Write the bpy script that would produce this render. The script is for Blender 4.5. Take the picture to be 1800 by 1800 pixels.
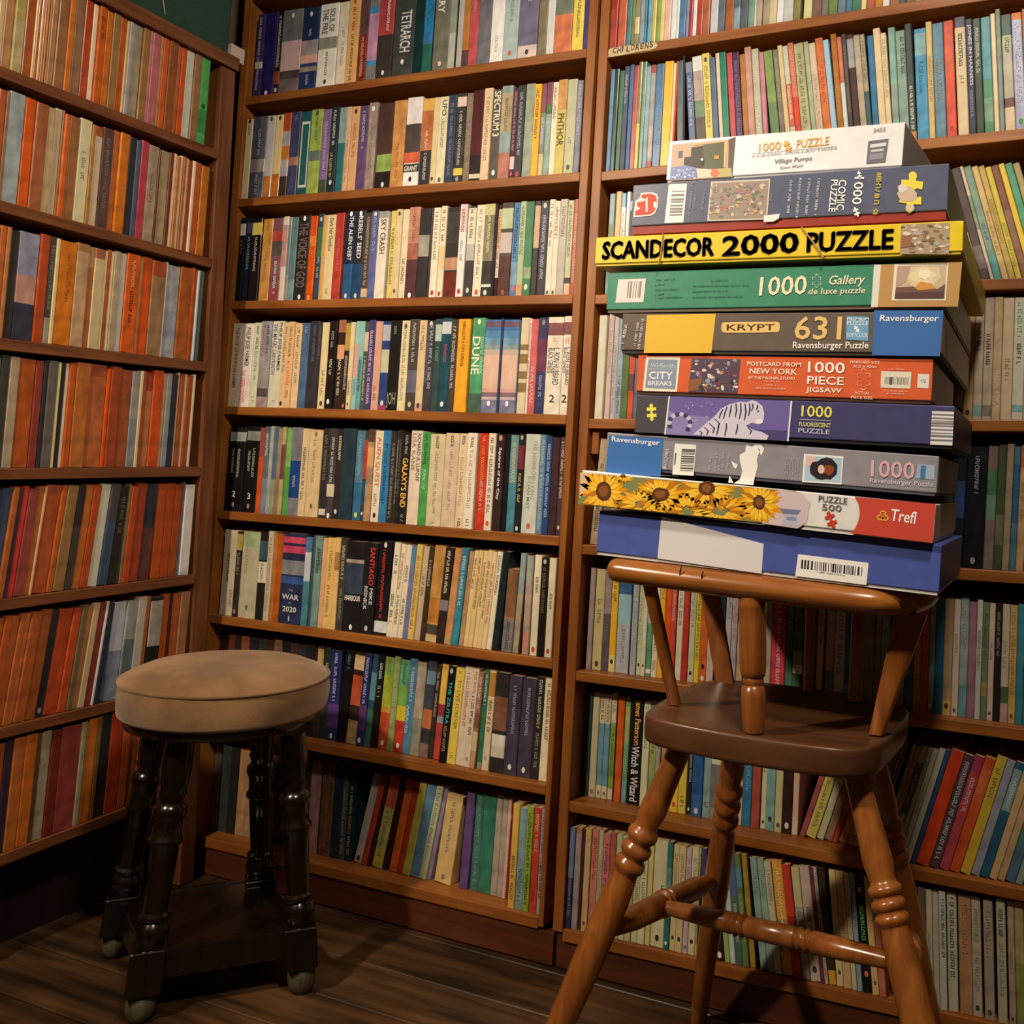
import bpy, bmesh, math, random
import numpy as np
from mathutils import Matrix, Vector

# ------------------------------------------------------------------ scene, camera, light
for o in list(bpy.data.objects):
    bpy.data.objects.remove(o, do_unlink=True)
SC = bpy.context.scene
COL = SC.collection
random.seed(7)
H = 0.855                      # camera height above the floor

F, CX, CY = 1655.93, 1200.0, 743.2
YAW, PITCH, ROLL = -0.3710, 0.0580, 0.0518


def cam_axes(y, p, r):
    cy, sy, cp, sp = math.cos(y), math.sin(y), math.cos(p), math.sin(p)
    fwd = np.array([sy * cp, cy * cp, sp])
    right = np.array([cy, -sy, 0.0])
    up = np.cross(right, fwd)
    cr, sr = math.cos(r), math.sin(r)
    return cr * right + sr * up, -sr * right + cr * up, fwd


CA, CB, CC = cam_axes(YAW, PITCH, ROLL)
cam = bpy.data.cameras.new('camera')
camo = bpy.data.objects.new('camera', cam)
COL.objects.link(camo)
camo.matrix_world = Matrix(((CA[0], CB[0], -CC[0], 0), (CA[1], CB[1], -CC[1], 0), (CA[2], CB[2], -CC[2], H), (0, 0, 0, 1)))
cam.sensor_width = 36
cam.sensor_fit = 'HORIZONTAL'
cam.lens = 36 * F / 1800
cam.shift_x = (900 - CX) / 1800
cam.shift_y = (CY - 900) / 1800
cam.clip_start = 0.02
SC.camera = camo

SC.view_settings.view_transform = 'Standard'
SC.view_settings.look = 'None'
SC.view_settings.gamma = 1
SC.view_settings.use_curve_mapping = False
SC.view_settings.exposure = 1.65

W = bpy.data.worlds.new('world')
SC.world = W
W.use_nodes = True
W.node_tree.nodes['Background'].inputs[0].default_value = (1.0, 0.8, 0.6, 1)
W.node_tree.nodes['Background'].inputs[1].default_value = 0.02


def lamp(name, kind, loc, energy, color, size=0.1, target=None, size_y=None):
    l = bpy.data.lights.new(name, kind)
    l.energy = energy
    l.color = color
    if kind == 'AREA':
        l.size = size
        if size_y:
            l.shape = 'RECTANGLE'
            l.size_y = size_y
    else:
        l.shadow_soft_size = size
    o = bpy.data.objects.new(name, l)
    COL.objects.link(o)
    o.location = loc
    if target is not None:
        o.rotation_euler = (Vector(target) - Vector(loc)).to_track_quat('-Z', 'Y').to_euler()
    return o


key = lamp('clip_spotlight', 'SPOT', (-1.30, -0.08, H + 0.98), 38, (1.0, 0.84, 0.64), 0.05, target=(-0.72, 1.5, H - 0.32))
key.data.spot_size = math.radians(92)
key.data.spot_blend = 1.0
lamp('ceiling_bulb', 'POINT', (0.10, 0.22, H + 1.44), 26, (1.0, 0.92, 0.80), 0.09)


# ------------------------------------------------------------------ pixel rays -> points in the place (measured once on the photograph)
def ray(x, y):
    return (x - CX) / F * CA - (y - CY) / F * CB + CC


def at_y(x, y, Y):
    r = ray(x, y)
    r = r * (Y / r[1])
    return np.array([r[0], r[1], r[2] + H])


def at_x(x, y, X):
    r = ray(x, y)
    r = r * (X / r[0])
    return np.array([r[0], r[1], r[2] + H])


def at_z(x, y, z):
    r = ray(x, y)
    r = r * ((z - H) / r[2])
    return np.array([r[0], r[1], z])


# ------------------------------------------------------------------ materials
MATS = {}


def lin(c):
    return c / 12.92 if c <= 0.04045 else ((c + 0.055) / 1.055) ** 2.4


def rgb(h):
    if len(h) == 3:
        v = [int(c * 2, 16) / 255 for c in h]
    else:
        v = [int(h[i:i + 2], 16) / 255 for i in (0, 2, 4)]
    return tuple(lin(c) for c in v)


def new_mat(name):
    m = bpy.data.materials.new(name)
    m.use_nodes = True
    nt = m.node_tree
    return m, nt, nt.nodes['Principled BSDF']


def paper(h, rough=0.42, gain=1.0):
    """printed card: plain colour with faint rubbing and fibres"""
    key = ('p', h, rough, gain)
    if key in MATS:
        return MATS[key]
    m, nt, b = new_mat('printed_card_' + h)
    c = [min(0.92, x * gain) for x in rgb(h)]
    N = nt.nodes
    tc = N.new('ShaderNodeTexCoord')
    no = N.new('ShaderNodeTexNoise')
    no.inputs['Scale'].default_value = 60
    no.inputs['Detail'].default_value = 3
    nt.links.new(tc.outputs['Object'], no.inputs['Vector'])
    mx = N.new('ShaderNodeMix')
    mx.data_type = 'RGBA'
    mx.inputs[6].default_value = tuple(x * 0.80 for x in c) + (1,)
    mx.inputs[7].default_value = tuple(min(1, x * 1.12 + 0.004) for x in c) + (1,)
    nt.links.new(no.outputs['Fac'], mx.inputs[0])
    # broad blotches of the printed picture, stronger on dark and coloured covers
    n2 = N.new('ShaderNodeTexNoise')
    n2.inputs['Scale'].default_value = 34
    n2.inputs['Detail'].default_value = 2
    nt.links.new(tc.outputs['Object'], n2.inputs['Vector'])
    r2 = N.new('ShaderNodeValToRGB')
    lum = 0.3 * c[0] + 0.6 * c[1] + 0.1 * c[2]
    lo = 1.0 if rough != 0.42 else 0.92 if lum > 0.45 else 0.66
    r2.color_ramp.elements[0].position = 0.34
    r2.color_ramp.elements[0].color = (lo, lo, lo, 1)
    r2.color_ramp.elements[1].position = 0.66
    hi = 1.0 if rough != 0.42 else 1.1
    r2.color_ramp.elements[1].color = (hi, hi, hi, 1)
    nt.links.new(n2.outputs['Fac'], r2.inputs[0])
    m2 = N.new('ShaderNodeMix')
    m2.data_type = 'RGBA'
    m2.blend_type = 'MULTIPLY'
    m2.inputs[0].default_value = 1.0
    nt.links.new(mx.outputs[2], m2.inputs[6])
    nt.links.new(r2.outputs[0], m2.inputs[7])
    nt.links.new(m2.outputs[2], b.inputs['Base Color'])
    if rough == 0.42:
        rough = 0.24 + 0.05 * (sum(ord(q) for q in h) % 6)
    b.inputs['Roughness'].default_value = rough
    b.inputs['Specular IOR Level'].default_value = 0.35
    MATS[key] = m
    return m


def ink(h):
    key = ('i', h)
    if key in MATS:
        return MATS[key]
    m, nt, b = new_mat('ink_' + h)
    b.inputs['Base Color'].default_value = rgb(h) + (1,)
    b.inputs['Roughness'].default_value = 0.45
    b.inputs['Specular IOR Level'].default_value = 0.25
    MATS[key] = m
    return m


def wood(name, c1, c2, rough=0.45, axis='X', scale=1.0, coat=0.0, spots=0.0, spec=0.4):
    key = ('w', name)
    if key in MATS:
        return MATS[key]
    m, nt, b = new_mat(name)
    N, Lk = nt.nodes, nt.links
    tc = N.new('ShaderNodeTexCoord')
    mp = N.new('ShaderNodeMapping')
    s = {'X': (1.5, 22, 22), 'Y': (22, 1.5, 22), 'Z': (22, 22, 1.5)}[axis]
    mp.inputs['Scale'].default_value = tuple(v * scale for v in s)
    Lk.new(tc.outputs['Object'], mp.inputs['Vector'])
    n1 = N.new('ShaderNodeTexNoise')
    n1.inputs['Scale'].default_value = 3.0
    n1.inputs['Detail'].default_value = 6
    n1.inputs['Distortion'].default_value = 0.6
    Lk.new(mp.outputs[0], n1.inputs['Vector'])
    rp = N.new('ShaderNodeValToRGB')
    rp.color_ramp.elements[0].position = 0.3
    rp.color_ramp.elements[0].color = rgb(c1) + (1,)
    rp.color_ramp.elements[1].position = 0.72
    rp.color_ramp.elements[1].color = rgb(c2) + (1,)
    Lk.new(n1.outputs['Fac'], rp.inputs[0])
    n2 = N.new('ShaderNodeTexNoise')
    n2.inputs['Scale'].default_value = 7.0
    n2.inputs['Detail'].default_value = 4
    Lk.new(tc.outputs['Object'], n2.inputs['Vector'])
    r2 = N.new('ShaderNodeValToRGB')
    r2.color_ramp.elements[0].position = 0.30
    r2.color_ramp.elements[0].color = (0.55, 0.5, 0.46, 1)
    r2.color_ramp.elements[1].position = 0.55
    r2.color_ramp.elements[1].color = (1, 1, 1, 1)
    Lk.new(n2.outputs['Fac'], r2.inputs[0])
    mx = N.new('ShaderNodeMix')
    mx.data_type = 'RGBA'
    mx.blend_type = 'MULTIPLY'
    mx.inputs[0].default_value = 0.6 + spots
    Lk.new(rp.outputs[0], mx.inputs[6])
    Lk.new(r2.outputs[0], mx.inputs[7])
    Lk.new(mx.outputs[2], b.inputs['Base Color'])
    bp = N.new('ShaderNodeBump')
    bp.inputs['Strength'].default_value = 0.12
    bp.inputs['Distance'].default_value = 0.002
    Lk.new(n1.outputs['Fac'], bp.inputs['Height'])
    Lk.new(bp.outputs[0], b.inputs['Normal'])
    b.inputs['Roughness'].default_value = rough
    b.inputs['Specular IOR Level'].default_value = spec
    b.inputs['Coat Weight'].default_value = coat
    b.inputs['Coat Roughness'].default_value = 0.2
    MATS[key] = m
    return m


# ------------------------------------------------------------------ mesh helpers
class MB:
    def __init__(self):
        self.v, self.f, self.m, self.mats = [], [], [], []

    def mi(self, mat):
        if mat not in self.mats:
            self.mats.append(mat)
        return self.mats.index(mat)

    def face(self, pts, mat):
        b = len(self.v)
        self.v += [tuple(float(c) for c in p) for p in pts]
        self.f.append(tuple(range(b, b + len(pts))))
        self.m.append(self.mi(mat))

    def hexa(self, p, mat):
        """p: 8 corners, bottom four counter-clockwise seen from above, then the top four"""
        b = len(self.v)
        self.v += [tuple(float(c) for c in q) for q in p]
        for f in ((3, 2, 1, 0), (4, 5, 6, 7), (0, 1, 5, 4), (1, 2, 6, 5), (2, 3, 7, 6), (3, 0, 4, 7)):
            self.f.append(tuple(b + i for i in f))
            self.m.append(self.mi(mat))

    def box(self, lo, hi, mat):
        (a, b, c), (d, e, f) = lo, hi
        self.hexa([(a, b, c), (d, b, c), (d, e, c), (a, e, c), (a, b, f), (d, b, f), (d, e, f), (a, e, f)], mat)

    def tube(self, path, radii, mat, seg=16, squash=None, cap=True):
        """round section swept along a path of points with a radius at each"""
        path = [np.array(p, float) for p in path]
        base = len(self.v)
        n = len(path)
        prev = None
        for i, p in enumerate(path):
            t = path[min(i + 1, n - 1)] - path[max(i - 1, 0)]
            t = t / np.linalg.norm(t)
            if prev is None:
                a = np.array([0, 0, 1.0]) if abs(t[2]) < 0.9 else np.array([1.0, 0, 0])
                a = a - t * (a @ t)
            else:
                a = prev - t * (prev @ t)
            a = a / np.linalg.norm(a)
            prev = a
            c = np.cross(t, a)
            r = radii[i]
            ra, rc = (r, r) if squash is None else (r * squash[0], r * squash[1])
            for k in range(seg):
                an = 2 * math.pi * k / seg
                q = p + a * math.cos(an) * ra + c * math.sin(an) * rc
                self.v.append(tuple(q))
        mi = self.mi(mat)
        for i in range(n - 1):
            for k in range(seg):
                k2 = (k + 1) % seg
                self.f.append((base + i * seg + k, base + i * seg + k2, base + (i + 1) * seg + k2, base + (i + 1) * seg + k))
                self.m.append(mi)
        if cap:
            self.f.append(tuple(base + k for k in range(seg))[::-1])
            self.m.append(mi)
            self.f.append(tuple(base + (n - 1) * seg + k for k in range(seg)))
            self.m.append(mi)

    def build(self, name, parent=None, smooth=False, bevel=0.0, seg=2, angle=40, sub=0):
        me = bpy.data.meshes.new(name)
        me.from_pydata(self.v, [], self.f)
        for m in self.mats:
            me.materials.append(m)
        me.polygons.foreach_set('material_index', self.m)
        if smooth:
            me.polygons.foreach_set('use_smooth', [True] * len(self.f))
        me.update()
        if smooth or bevel:
            bm = bmesh.new()
            bm.from_mesh(me)
            bmesh.ops.remove_doubles(bm, verts=bm.verts, dist=1e-6)
            bmesh.ops.recalc_face_normals(bm, faces=bm.faces)
            if smooth:
                for e in bm.edges:
                    if len(e.link_faces) == 2 and e.calc_face_angle(0) > math.radians(angle):
                        e.smooth = False
            bm.to_mesh(me)
            bm.free()
        o = bpy.data.objects.new(name, me)
        COL.objects.link(o)
        if parent:
            o.parent = parent
        if bevel:
            bv = o.modifiers.new('edge', 'BEVEL')
            bv.width = bevel
            bv.segments = seg
            bv.limit_method = 'ANGLE'
            bv.angle_limit = math.radians(35)
        if sub:
            sb = o.modifiers.new('sub', 'SUBSURF')
            sb.levels = sub
            sb.render_levels = sub
        return o


def empty(name, loc, rot=(0, 0, 0)):
    o = bpy.data.objects.new(name, None)
    COL.objects.link(o)
    o.empty_display_size = 0.05
    o.location = loc
    o.rotation_euler = rot
    return o


def tag(o, label, cat, group=None):
    o['label'] = label
    o['category'] = cat
    if group:
        o['group'] = group
    return o


def struct(o):
    o['kind'] = 'structure'
    return o


# ------------------------------------------------------------------ lettering: built-in font turned into flat meshes
TXT = {}


def text_tris(s):
    """(vertices in 0..1 x 0..1 box, faces, aspect) of a line of text"""
    if s in TXT:
        return TXT[s]
    cu = bpy.data.curves.new('t', 'FONT')
    cu.body = s
    cu.resolution_u = 2
    cu.offset = 0.012
    o = bpy.data.objects.new('t', cu)
    COL.objects.link(o)
    dg = bpy.context.evaluated_depsgraph_get()
    me = bpy.data.meshes.new_from_object(o.evaluated_get(dg))
    v = np.array([p.co[:2] for p in me.vertices])
    fs = [tuple(p.vertices) for p in me.polygons]
    bpy.data.objects.remove(o, do_unlink=True)
    bpy.data.meshes.remove(me)
    bpy.data.curves.remove(cu)
    lo, hi = v.min(0), v.max(0)
    ext = np.maximum(hi - lo, 1e-4)
    TXT[s] = ((v - lo) / ext, fs, ext[0] / ext[1])
    return TXT[s]


def put_text(mb, s, org, ux, uy, mat):
    """text filling the parallelogram org + a*ux + b*uy"""
    v, fs, _ = text_tris(s)
    org, ux, uy = (np.array(a, float) for a in (org, ux, uy))
    base = len(mb.v)
    mb.v += [tuple(org + a * ux + b * uy) for a, b in v]
    mi = mb.mi(mat)
    for f in fs:
        mb.f.append(tuple(base + i for i in f))
        mb.m.append(mi)

# ------------------------------------------------------------------ the room
XL_WALL, Y_BACK, CEIL = -1.77, 1.70, 2.46
m_floor, nt_, b_ = new_mat('dark_floorboards')
N_, L_ = nt_.nodes, nt_.links
tc_ = N_.new('ShaderNodeTexCoord')
mp_ = N_.new('ShaderNodeMapping')
mp_.inputs['Scale'].default_value = (1.6, 16, 1)
L_.new(tc_.outputs['Object'], mp_.inputs['Vector'])
n1_ = N_.new('ShaderNodeTexNoise')
n1_.inputs['Scale'].default_value = 2.5
n1_.inputs['Detail'].default_value = 7
L_.new(mp_.outputs[0], n1_.inputs['Vector'])
n2_ = N_.new('ShaderNodeTexNoise')
n2_.inputs['Scale'].default_value = 5.0
n2_.inputs['Detail'].default_value = 5
L_.new(tc_.outputs['Object'], n2_.inputs['Vector'])
rp_ = N_.new('ShaderNodeValToRGB')
rp_.color_ramp.elements[0].position = 0.32
rp_.color_ramp.elements[0].color = rgb('2c1d10') + (1,)
rp_.color_ramp.elements[1].position = 0.7
rp_.color_ramp.elements[1].color = rgb('66462a') + (1,)
L_.new(n1_.outputs['Fac'], rp_.inputs[0])
r2_ = N_.new('ShaderNodeValToRGB')
r2_.color_ramp.elements[0].position = 0.35
r2_.color_ramp.elements[0].color = (0.45, 0.44, 0.42, 1)
r2_.color_ramp.elements[1].position = 0.65
r2_.color_ramp.elements[1].color = (1, 1, 1, 1)
L_.new(n2_.outputs['Fac'], r2_.inputs[0])
mx_ = N_.new('ShaderNodeMix')
mx_.data_type = 'RGBA'
mx_.blend_type = 'MULTIPLY'
mx_.inputs[0].default_value = 0.9
L_.new(rp_.outputs[0], mx_.inputs[6])
L_.new(r2_.outputs[0], mx_.inputs[7])
L_.new(mx_.outputs[2], b_.inputs['Base Color'])
bp_ = N_.new('ShaderNodeBump')
bp_.inputs['Strength'].default_value = 0.35
bp_.inputs['Distance'].default_value = 0.004
L_.new(n1_.outputs['Fac'], bp_.inputs['Height'])
L_.new(bp_.outputs[0], b_.inputs['Normal'])
b_.inputs['Roughness'].default_value = 0.42
b_.inputs['Specular IOR Level'].default_value = 0.35

m_wall, nt_, b_ = new_mat('painted_plaster')
n_ = nt_.nodes.new('ShaderNodeTexNoise')
n_.inputs['Scale'].default_value = 9
mx_ = nt_.nodes.new('ShaderNodeMix')
mx_.data_type = 'RGBA'
mx_.inputs[6].default_value = rgb('5c4a36') + (1,)
mx_.inputs[7].default_value = rgb('6a573f') + (1,)
nt_.links.new(n_.outputs['Fac'], mx_.inputs[0])
nt_.links.new(mx_.outputs[2], b_.inputs['Base Color'])
b_.inputs['Roughness'].default_value = 0.85


def slab(name, lo, hi, mat):
    mb = MB()
    mb.box(lo, hi, mat)
    return struct(mb.build(name))


# floor: planks running along the back wall, with open joints
mb = MB()
yy = -2.3
k = 0
while yy < 1.8:
    wv = 0.108 + 0.012 * math.sin(k * 2.1)
    off = 0.9 * ((k * 0.37) % 1.0)
    xs = [-1.9] + [x for x in (-2.4 + off + 1.7 * j for j in range(4)) if -1.8 < x < 2.4] + [2.5]
    for a, b in zip(xs[:-1], xs[1:]):
        dz = 0.0015 * math.sin(k * 5.3 + a * 3)
        mb.box((a + 0.0012, yy + 0.0016, -0.03), (b - 0.0012, yy + wv - 0.0016, dz - 0.0015), m_floor)
    yy += wv
    k += 1
mb.box((-1.9, -2.3, -0.05), (2.5, 1.8, -0.03), m_floor)
struct(mb.build('floor', bevel=0.0015, seg=1))
slab('wall_back', (-1.9, Y_BACK, -0.05), (2.5, Y_BACK + 0.08, CEIL + 0.08), m_wall)
slab('wall_left', (XL_WALL - 0.08, -2.3, -0.05), (XL_WALL, 1.8, CEIL + 0.08), m_wall)
slab('wall_right', (2.4, -2.3, -0.05), (2.48, 1.8, CEIL + 0.08), m_wall)
slab('wall_front', (-1.9, -2.3, -0.05), (2.5, -2.22, CEIL + 0.08), m_wall)
slab('ceiling', (-1.9, -2.3, CEIL), (2.5, 1.8, CEIL + 0.08), m_wall)

# ------------------------------------------------------------------ the three bookcases
WM = wood('pine_shelf_wood', '834819', 'a9682b', 0.42, 'X', 1.0)
WMV = wood('pine_upright_wood', '834819', 'a5652a', 0.42, 'Z', 1.0, spots=0.1)
WR = WM
WL = wood('dark_shelf_wood', '5f3419', '8a5230', 0.45, 'Y', 1.0)
WLV = wood('dark_upright_wood', '5f3419', '85502e', 0.45, 'Z', 1.0)
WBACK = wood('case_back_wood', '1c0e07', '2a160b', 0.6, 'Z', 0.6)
WPL = wood('plinth_wood', '4a2210', '66331a', 0.5, 'X', 0.8)

YM = 1.5                      # front plane of the middle and right bookcases
XLC = -1.573                  # front plane of the left bookcase
DEP = 0.165

# front top edges of the shelf boards, pixel points on the photograph
EM = {1: [(452, 168), (740, 126), (1031.5, 85)], 2: [(419, 349.5), (720, 326), (1018.7, 302)], 3: [(407, 529.5), (710, 522.7), (1008.7, 517.3)],
      4: [(395, 714), (997, 729)], 5: [(380, 897), (986, 942.7)], 6: [(370, 1080), (972.5, 1159)], 7: [(543, 1303), (660, 1326), (960.5, 1380)],
      8: [(615.6, 1533), (946.7, 1613)]}
EL = {1: [(0, 118), (194, 184), (364, 259)], 2: [(0, 351), (215, 411), (357, 450)], 3: [(0, 594), (345, 634.5)], 4: [(0, 823), (334, 821)],
      5: [(0, 1054), (331, 1011)], 6: [(0, 1280), (189, 1235)], 7: [(0, 1504), (217, 1421.5)]}
ER = {1: [(1070, 85.5), (1430, 29), (1591, 4.5)], 2: [(1060, 301), (1598.6, 248), (1715, 232.5)], 3: [(1043, 518), (1724.4, 491)],
      4: [(1033, 736), (1800, 738)], 5: [(1023, 957), (1800, 1006)], 6: [(1011, 1179), (1603, 1255), (1800, 1283)],
      7: [(1002, 1409), (1610, 1527)], 8: [(989.4, 1634), (1655, 1780)]}


def fit_edge(pts, fn, ax):
    P = [fn(*p) for p in pts]
    a, b = np.polyfit([p[ax] for p in P], [p[2] for p in P], 1)
    return a, b


def edge_px(pts, x):
    a, b = np.polyfit([p[0] for p in pts], [p[1] for p in pts], 1)
    return a * x + b


fM = lambda x, y: at_y(x, y, YM)
fL = lambda x, y: at_x(x, y, XLC)
ZM = {k: fit_edge(v, fM, 0) for k, v in EM.items()}
ZR = {k: fit_edge(v, fM, 0) for k, v in ER.items()}
ZL = {k: fit_edge(v, fL, 1) for k, v in EL.items()}
ZM[0] = (ZM[1][0], ZM[1][1] + 0.232)
ZM[-1] = (0.0, 2.2)
ZR[0] = (ZR[1][0], ZR[1][1] + 0.232)
ZR[-1] = (0.0, 2.2)

ml_in = lambda z: -1.6215 - 0.016 * (z - H)
mr_in = lambda z: -0.808 - 0.004 * (z - H)
mr_out = lambda z: -0.792 + 0.0 * (z - H) if z > H else -0.792 + 0.004 * (z - H)
rl_a, rl_b = np.polyfit([fM(*p)[2] for p in ((1070, 60), (1060, 301), (1043, 518), (1033, 736), (1023, 957), (1011, 1179), (1002, 1409), (989.4, 1634))],
                        [fM(*p)[0] for p in ((1070, 60), (1060, 301), (1043, 518), (1033, 736), (1023, 957), (1011, 1179), (1002, 1409), (989.4, 1634))], 1)
rl_in = lambda z: rl_a * z + rl_b
rl_out = lambda z: -0.7905 if z > H else -0.7885 + 0.013 * (H - z) / H
RR = 0.40


def upright_x(name, parent, x0, x1, y0, y1, z0, z1, mat):
    mb = MB()
    a, b, c, d = x0(z0), x1(z0), x0(z1), x1(z1)
    mb.hexa([(a, y0, z0), (b, y0, z0), (b, y1, z0), (a, y1, z0), (c, y0, z1), (d, y0, z1), (d, y1, z1), (c, y1, z1)], mat)
    return mb.build(name, parent, bevel=0.0012, seg=2)


def board_x(name, parent, ab, x0, x1, th, mat, y0=YM, y1=YM + DEP):
    a, b = ab
    mb = MB()
    zl, zr = a * x0 + b, a * x1 + b
    mb.hexa([(x0, y0, zl - th), (x1, y0, zr - th), (x1, y1, zr - th), (x0, y1, zl - th), (x0, y0, zl), (x1, y0, zr), (x1, y1, zr), (x0, y1, zl)], mat)
    return mb.build(name, parent, bevel=0.0014, seg=2)


TOP = 2.25
bm_ = empty('bookcase', (-1.2, YM, 0))
tag(bm_, 'middle pine bookcase of eight visible shelves packed with novels, in the corner', 'bookcase', 'three bookcases')
IB = bm_.matrix_world


def rel(o, root):
    """keep world coordinates of a mesh built in place under its root"""
    o.parent = root
    o.matrix_parent_inverse = Matrix.LocRotScale(root.location, root.rotation_euler, root.scale).inverted()
    return o


for o in (
    upright_x('side_panel', None, lambda z: ml_in(z) - 0.02, ml_in, YM, YM + DEP, 0.0, TOP, WMV),
    upright_x('side_panel', None, mr_in, mr_out, YM, YM + DEP, 0.062, TOP, WMV)):
    rel(o, bm_)
for k in range(-1, 9):
    z = ZM[k][0] * -1.2 + ZM[k][1]
    rel(board_x('shelf_board', None, ZM[k], ml_in(z) + 0.0004, mr_in(z) - 0.0004, 0.0175 if k < 8 else 0.02, WM), bm_)
mb = MB()
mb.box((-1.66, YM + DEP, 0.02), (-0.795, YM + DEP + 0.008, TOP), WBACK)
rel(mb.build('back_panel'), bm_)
mb = MB()
mb.box((-1.64, YM + 0.004, 0.0), (-0.775, YM + 0.02, 0.0555), WPL)
rel(mb.build('plinth', bevel=0.001), bm_)

br_ = empty('bookcase', (-0.2, YM, 0))
tag(br_, 'right pine bookcase behind the jigsaw pile, with a childrens sign on its upper shelf', 'bookcase', 'three bookcases')
rel(upright_x('side_panel', None, rl_out, rl_in, YM, YM + DEP, 0.062, TOP, WMV), br_)
rel(upright_x('side_panel', None, lambda z: RR, lambda z: RR + 0.02, YM, YM + DEP, 0.0, TOP, WMV), br_)
for k in range(-1, 9):
    z = ZR[k][0] * -0.7 + ZR[k][1]
    rel(board_x('shelf_board', None, ZR[k], rl_in(z) + 0.0004, RR - 0.0004, 0.0175 if k < 8 else 0.02, WR), br_)
mb = MB()
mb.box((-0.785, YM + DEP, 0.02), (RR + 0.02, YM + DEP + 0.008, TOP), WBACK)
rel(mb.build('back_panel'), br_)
mb = MB()
mb.box((-0.770, YM + 0.006, 0.0), (RR + 0.02, YM + 0.022, 0.058), WPL)
rel(mb.build('plinth', bevel=0.001), br_)
mb = MB()      # small wooden batten under the fourth shelf on the inner side
z = ZR[4][0] * -0.7 + ZR[4][1] - 0.0185
mb.hexa([(rl_in(z) + 0.001, YM + 0.012, z - 0.045), (rl_in(z) + 0.016, YM + 0.012, z - 0.045), (rl_in(z) + 0.016, YM + 0.10, z - 0.045), (rl_in(z) + 0.001, YM + 0.10, z - 0.045),
         (rl_in(z) + 0.001, YM + 0.012, z), (rl_in(z) + 0.016, YM + 0.012, z), (rl_in(z) + 0.016, YM + 0.10, z), (rl_in(z) + 0.001, YM + 0.10, z)], WMV)
rel(mb.build('shelf_batten', bevel=0.001), br_)

# left bookcase, its front facing the room at right angles to the other two
bl_ = empty('bookcase', (XLC, 1.0, 0))
tag(bl_, 'left dark wood bookcase full of orange-spined paperbacks, beside the upholstered stool', 'bookcase', 'three bookcases')
YL0 = 0.62
lr_in = lambda z: 1.409 - 0.0345 * (z - H)
lr_out = lambda z: lr_in(z) + 0.034
z0c = fL(300, 41)[2]


def upright_y(name, y0, y1, z0, z1, mat):
    mb = MB()
    x0, x1 = XLC, XLC - DEP
    mb.hexa([(x1, y0(z0), z0), (x0, y0(z0), z0), (x0, y1(z0), z0), (x1, y1(z0), z0), (x1, y0(z1), z1), (x0, y0(z1), z1), (x0, y1(z1), z1), (x1, y1(z1), z1)], mat)
    return mb.build(name, None, bevel=0.0014)


def board_y(name, ab, y0, y1, th, mat, x0=XLC, x1=XLC - DEP):
    a, b = ab
    mb = MB()
    zl, zr = a * y0 + b, a * y1 + b
    mb.hexa([(x1, y0, zl - th), (x0, y0, zl - th), (x0, y1, zr - th), (x1, y1, zr - th), (x1, y0, zl), (x0, y0, zl), (x0, y1, zr), (x1, y1, zr)], mat)
    return mb.build(name, None, bevel=0.0014)


rel(upright_y('side_panel', lr_in, lr_out, 0.0, z0c - 0.028, WLV), bl_)
rel(upright_y('side_panel', lambda z: YL0, lambda z: YL0 + 0.02, 0.0, z0c - 0.028, WLV), bl_)
for k in range(1, 8):
    z = ZL[k][0] * 1.3 + ZL[k][1]
    rel(board_y('shelf_board', ZL[k], YL0 + 0.0204, lr_in(z) - 0.0004, 0.019, WL), bl_)
ztop = (0.012, z0c - 0.012 * 1.26)
rel(board_y('top_board', ztop, YL0 - 0.01, lr_out(z0c) + 0.006, 0.027, WL, XLC + 0.004, XLC - DEP), bl_)
mb = MB()
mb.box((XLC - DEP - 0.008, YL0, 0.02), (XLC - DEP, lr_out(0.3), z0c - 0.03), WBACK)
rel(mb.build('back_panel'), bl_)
mb = MB()
mb.box((XLC - 0.09, YL0 + 0.02, 0.0), (XLC - 0.075, lr_in(0.05), ZL[7][1] + ZL[7][0] - 0.0205), WBACK)
rel(mb.build('plinth'), bl_)

# ------------------------------------------------------------------ books
SHADE = {}


def cname(h):
    import colorsys
    v = [int(c * 2, 16) / 255 for c in h] if len(h) == 3 else [int(h[i:i + 2], 16) / 255 for i in (0, 2, 4)]
    hh, s, val = colorsys.rgb_to_hsv(*v)
    hh *= 360
    if val < 0.17:
        return 'black'
    if s < 0.10:
        return 'white' if val > 0.85 else 'pale grey' if val > 0.68 else 'grey' if val > 0.42 else 'dark grey'
    if s < 0.33 and val > 0.72 and 18 < hh < 75:
        return 'cream' if val > 0.82 else 'beige'
    if 10 <= hh < 50 and val < 0.42:
        return 'dark brown' if val < 0.3 else 'brown'
    if s < 0.25:
        t = 'greyish '
    elif val < 0.42:
        t = 'dark '
    elif val > 0.75 and s < 0.45:
        t = 'pale '
    else:
        t = ''
    for lim, n in ((12, 'red'), (36, 'orange'), (46, 'tan'), (66, 'yellow'), (160, 'green'), (195, 'teal'), (250, 'blue'), (300, 'purple'), (338, 'pink'), (361, 'red')):
        if hh < lim:
            if n == 'orange' and s < 0.62:
                n = 'tan' if val > 0.6 else 'brown'
            if n == 'red' and val > 0.7 and s < 0.5:
                n = 'pink'
            return t + n


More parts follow.
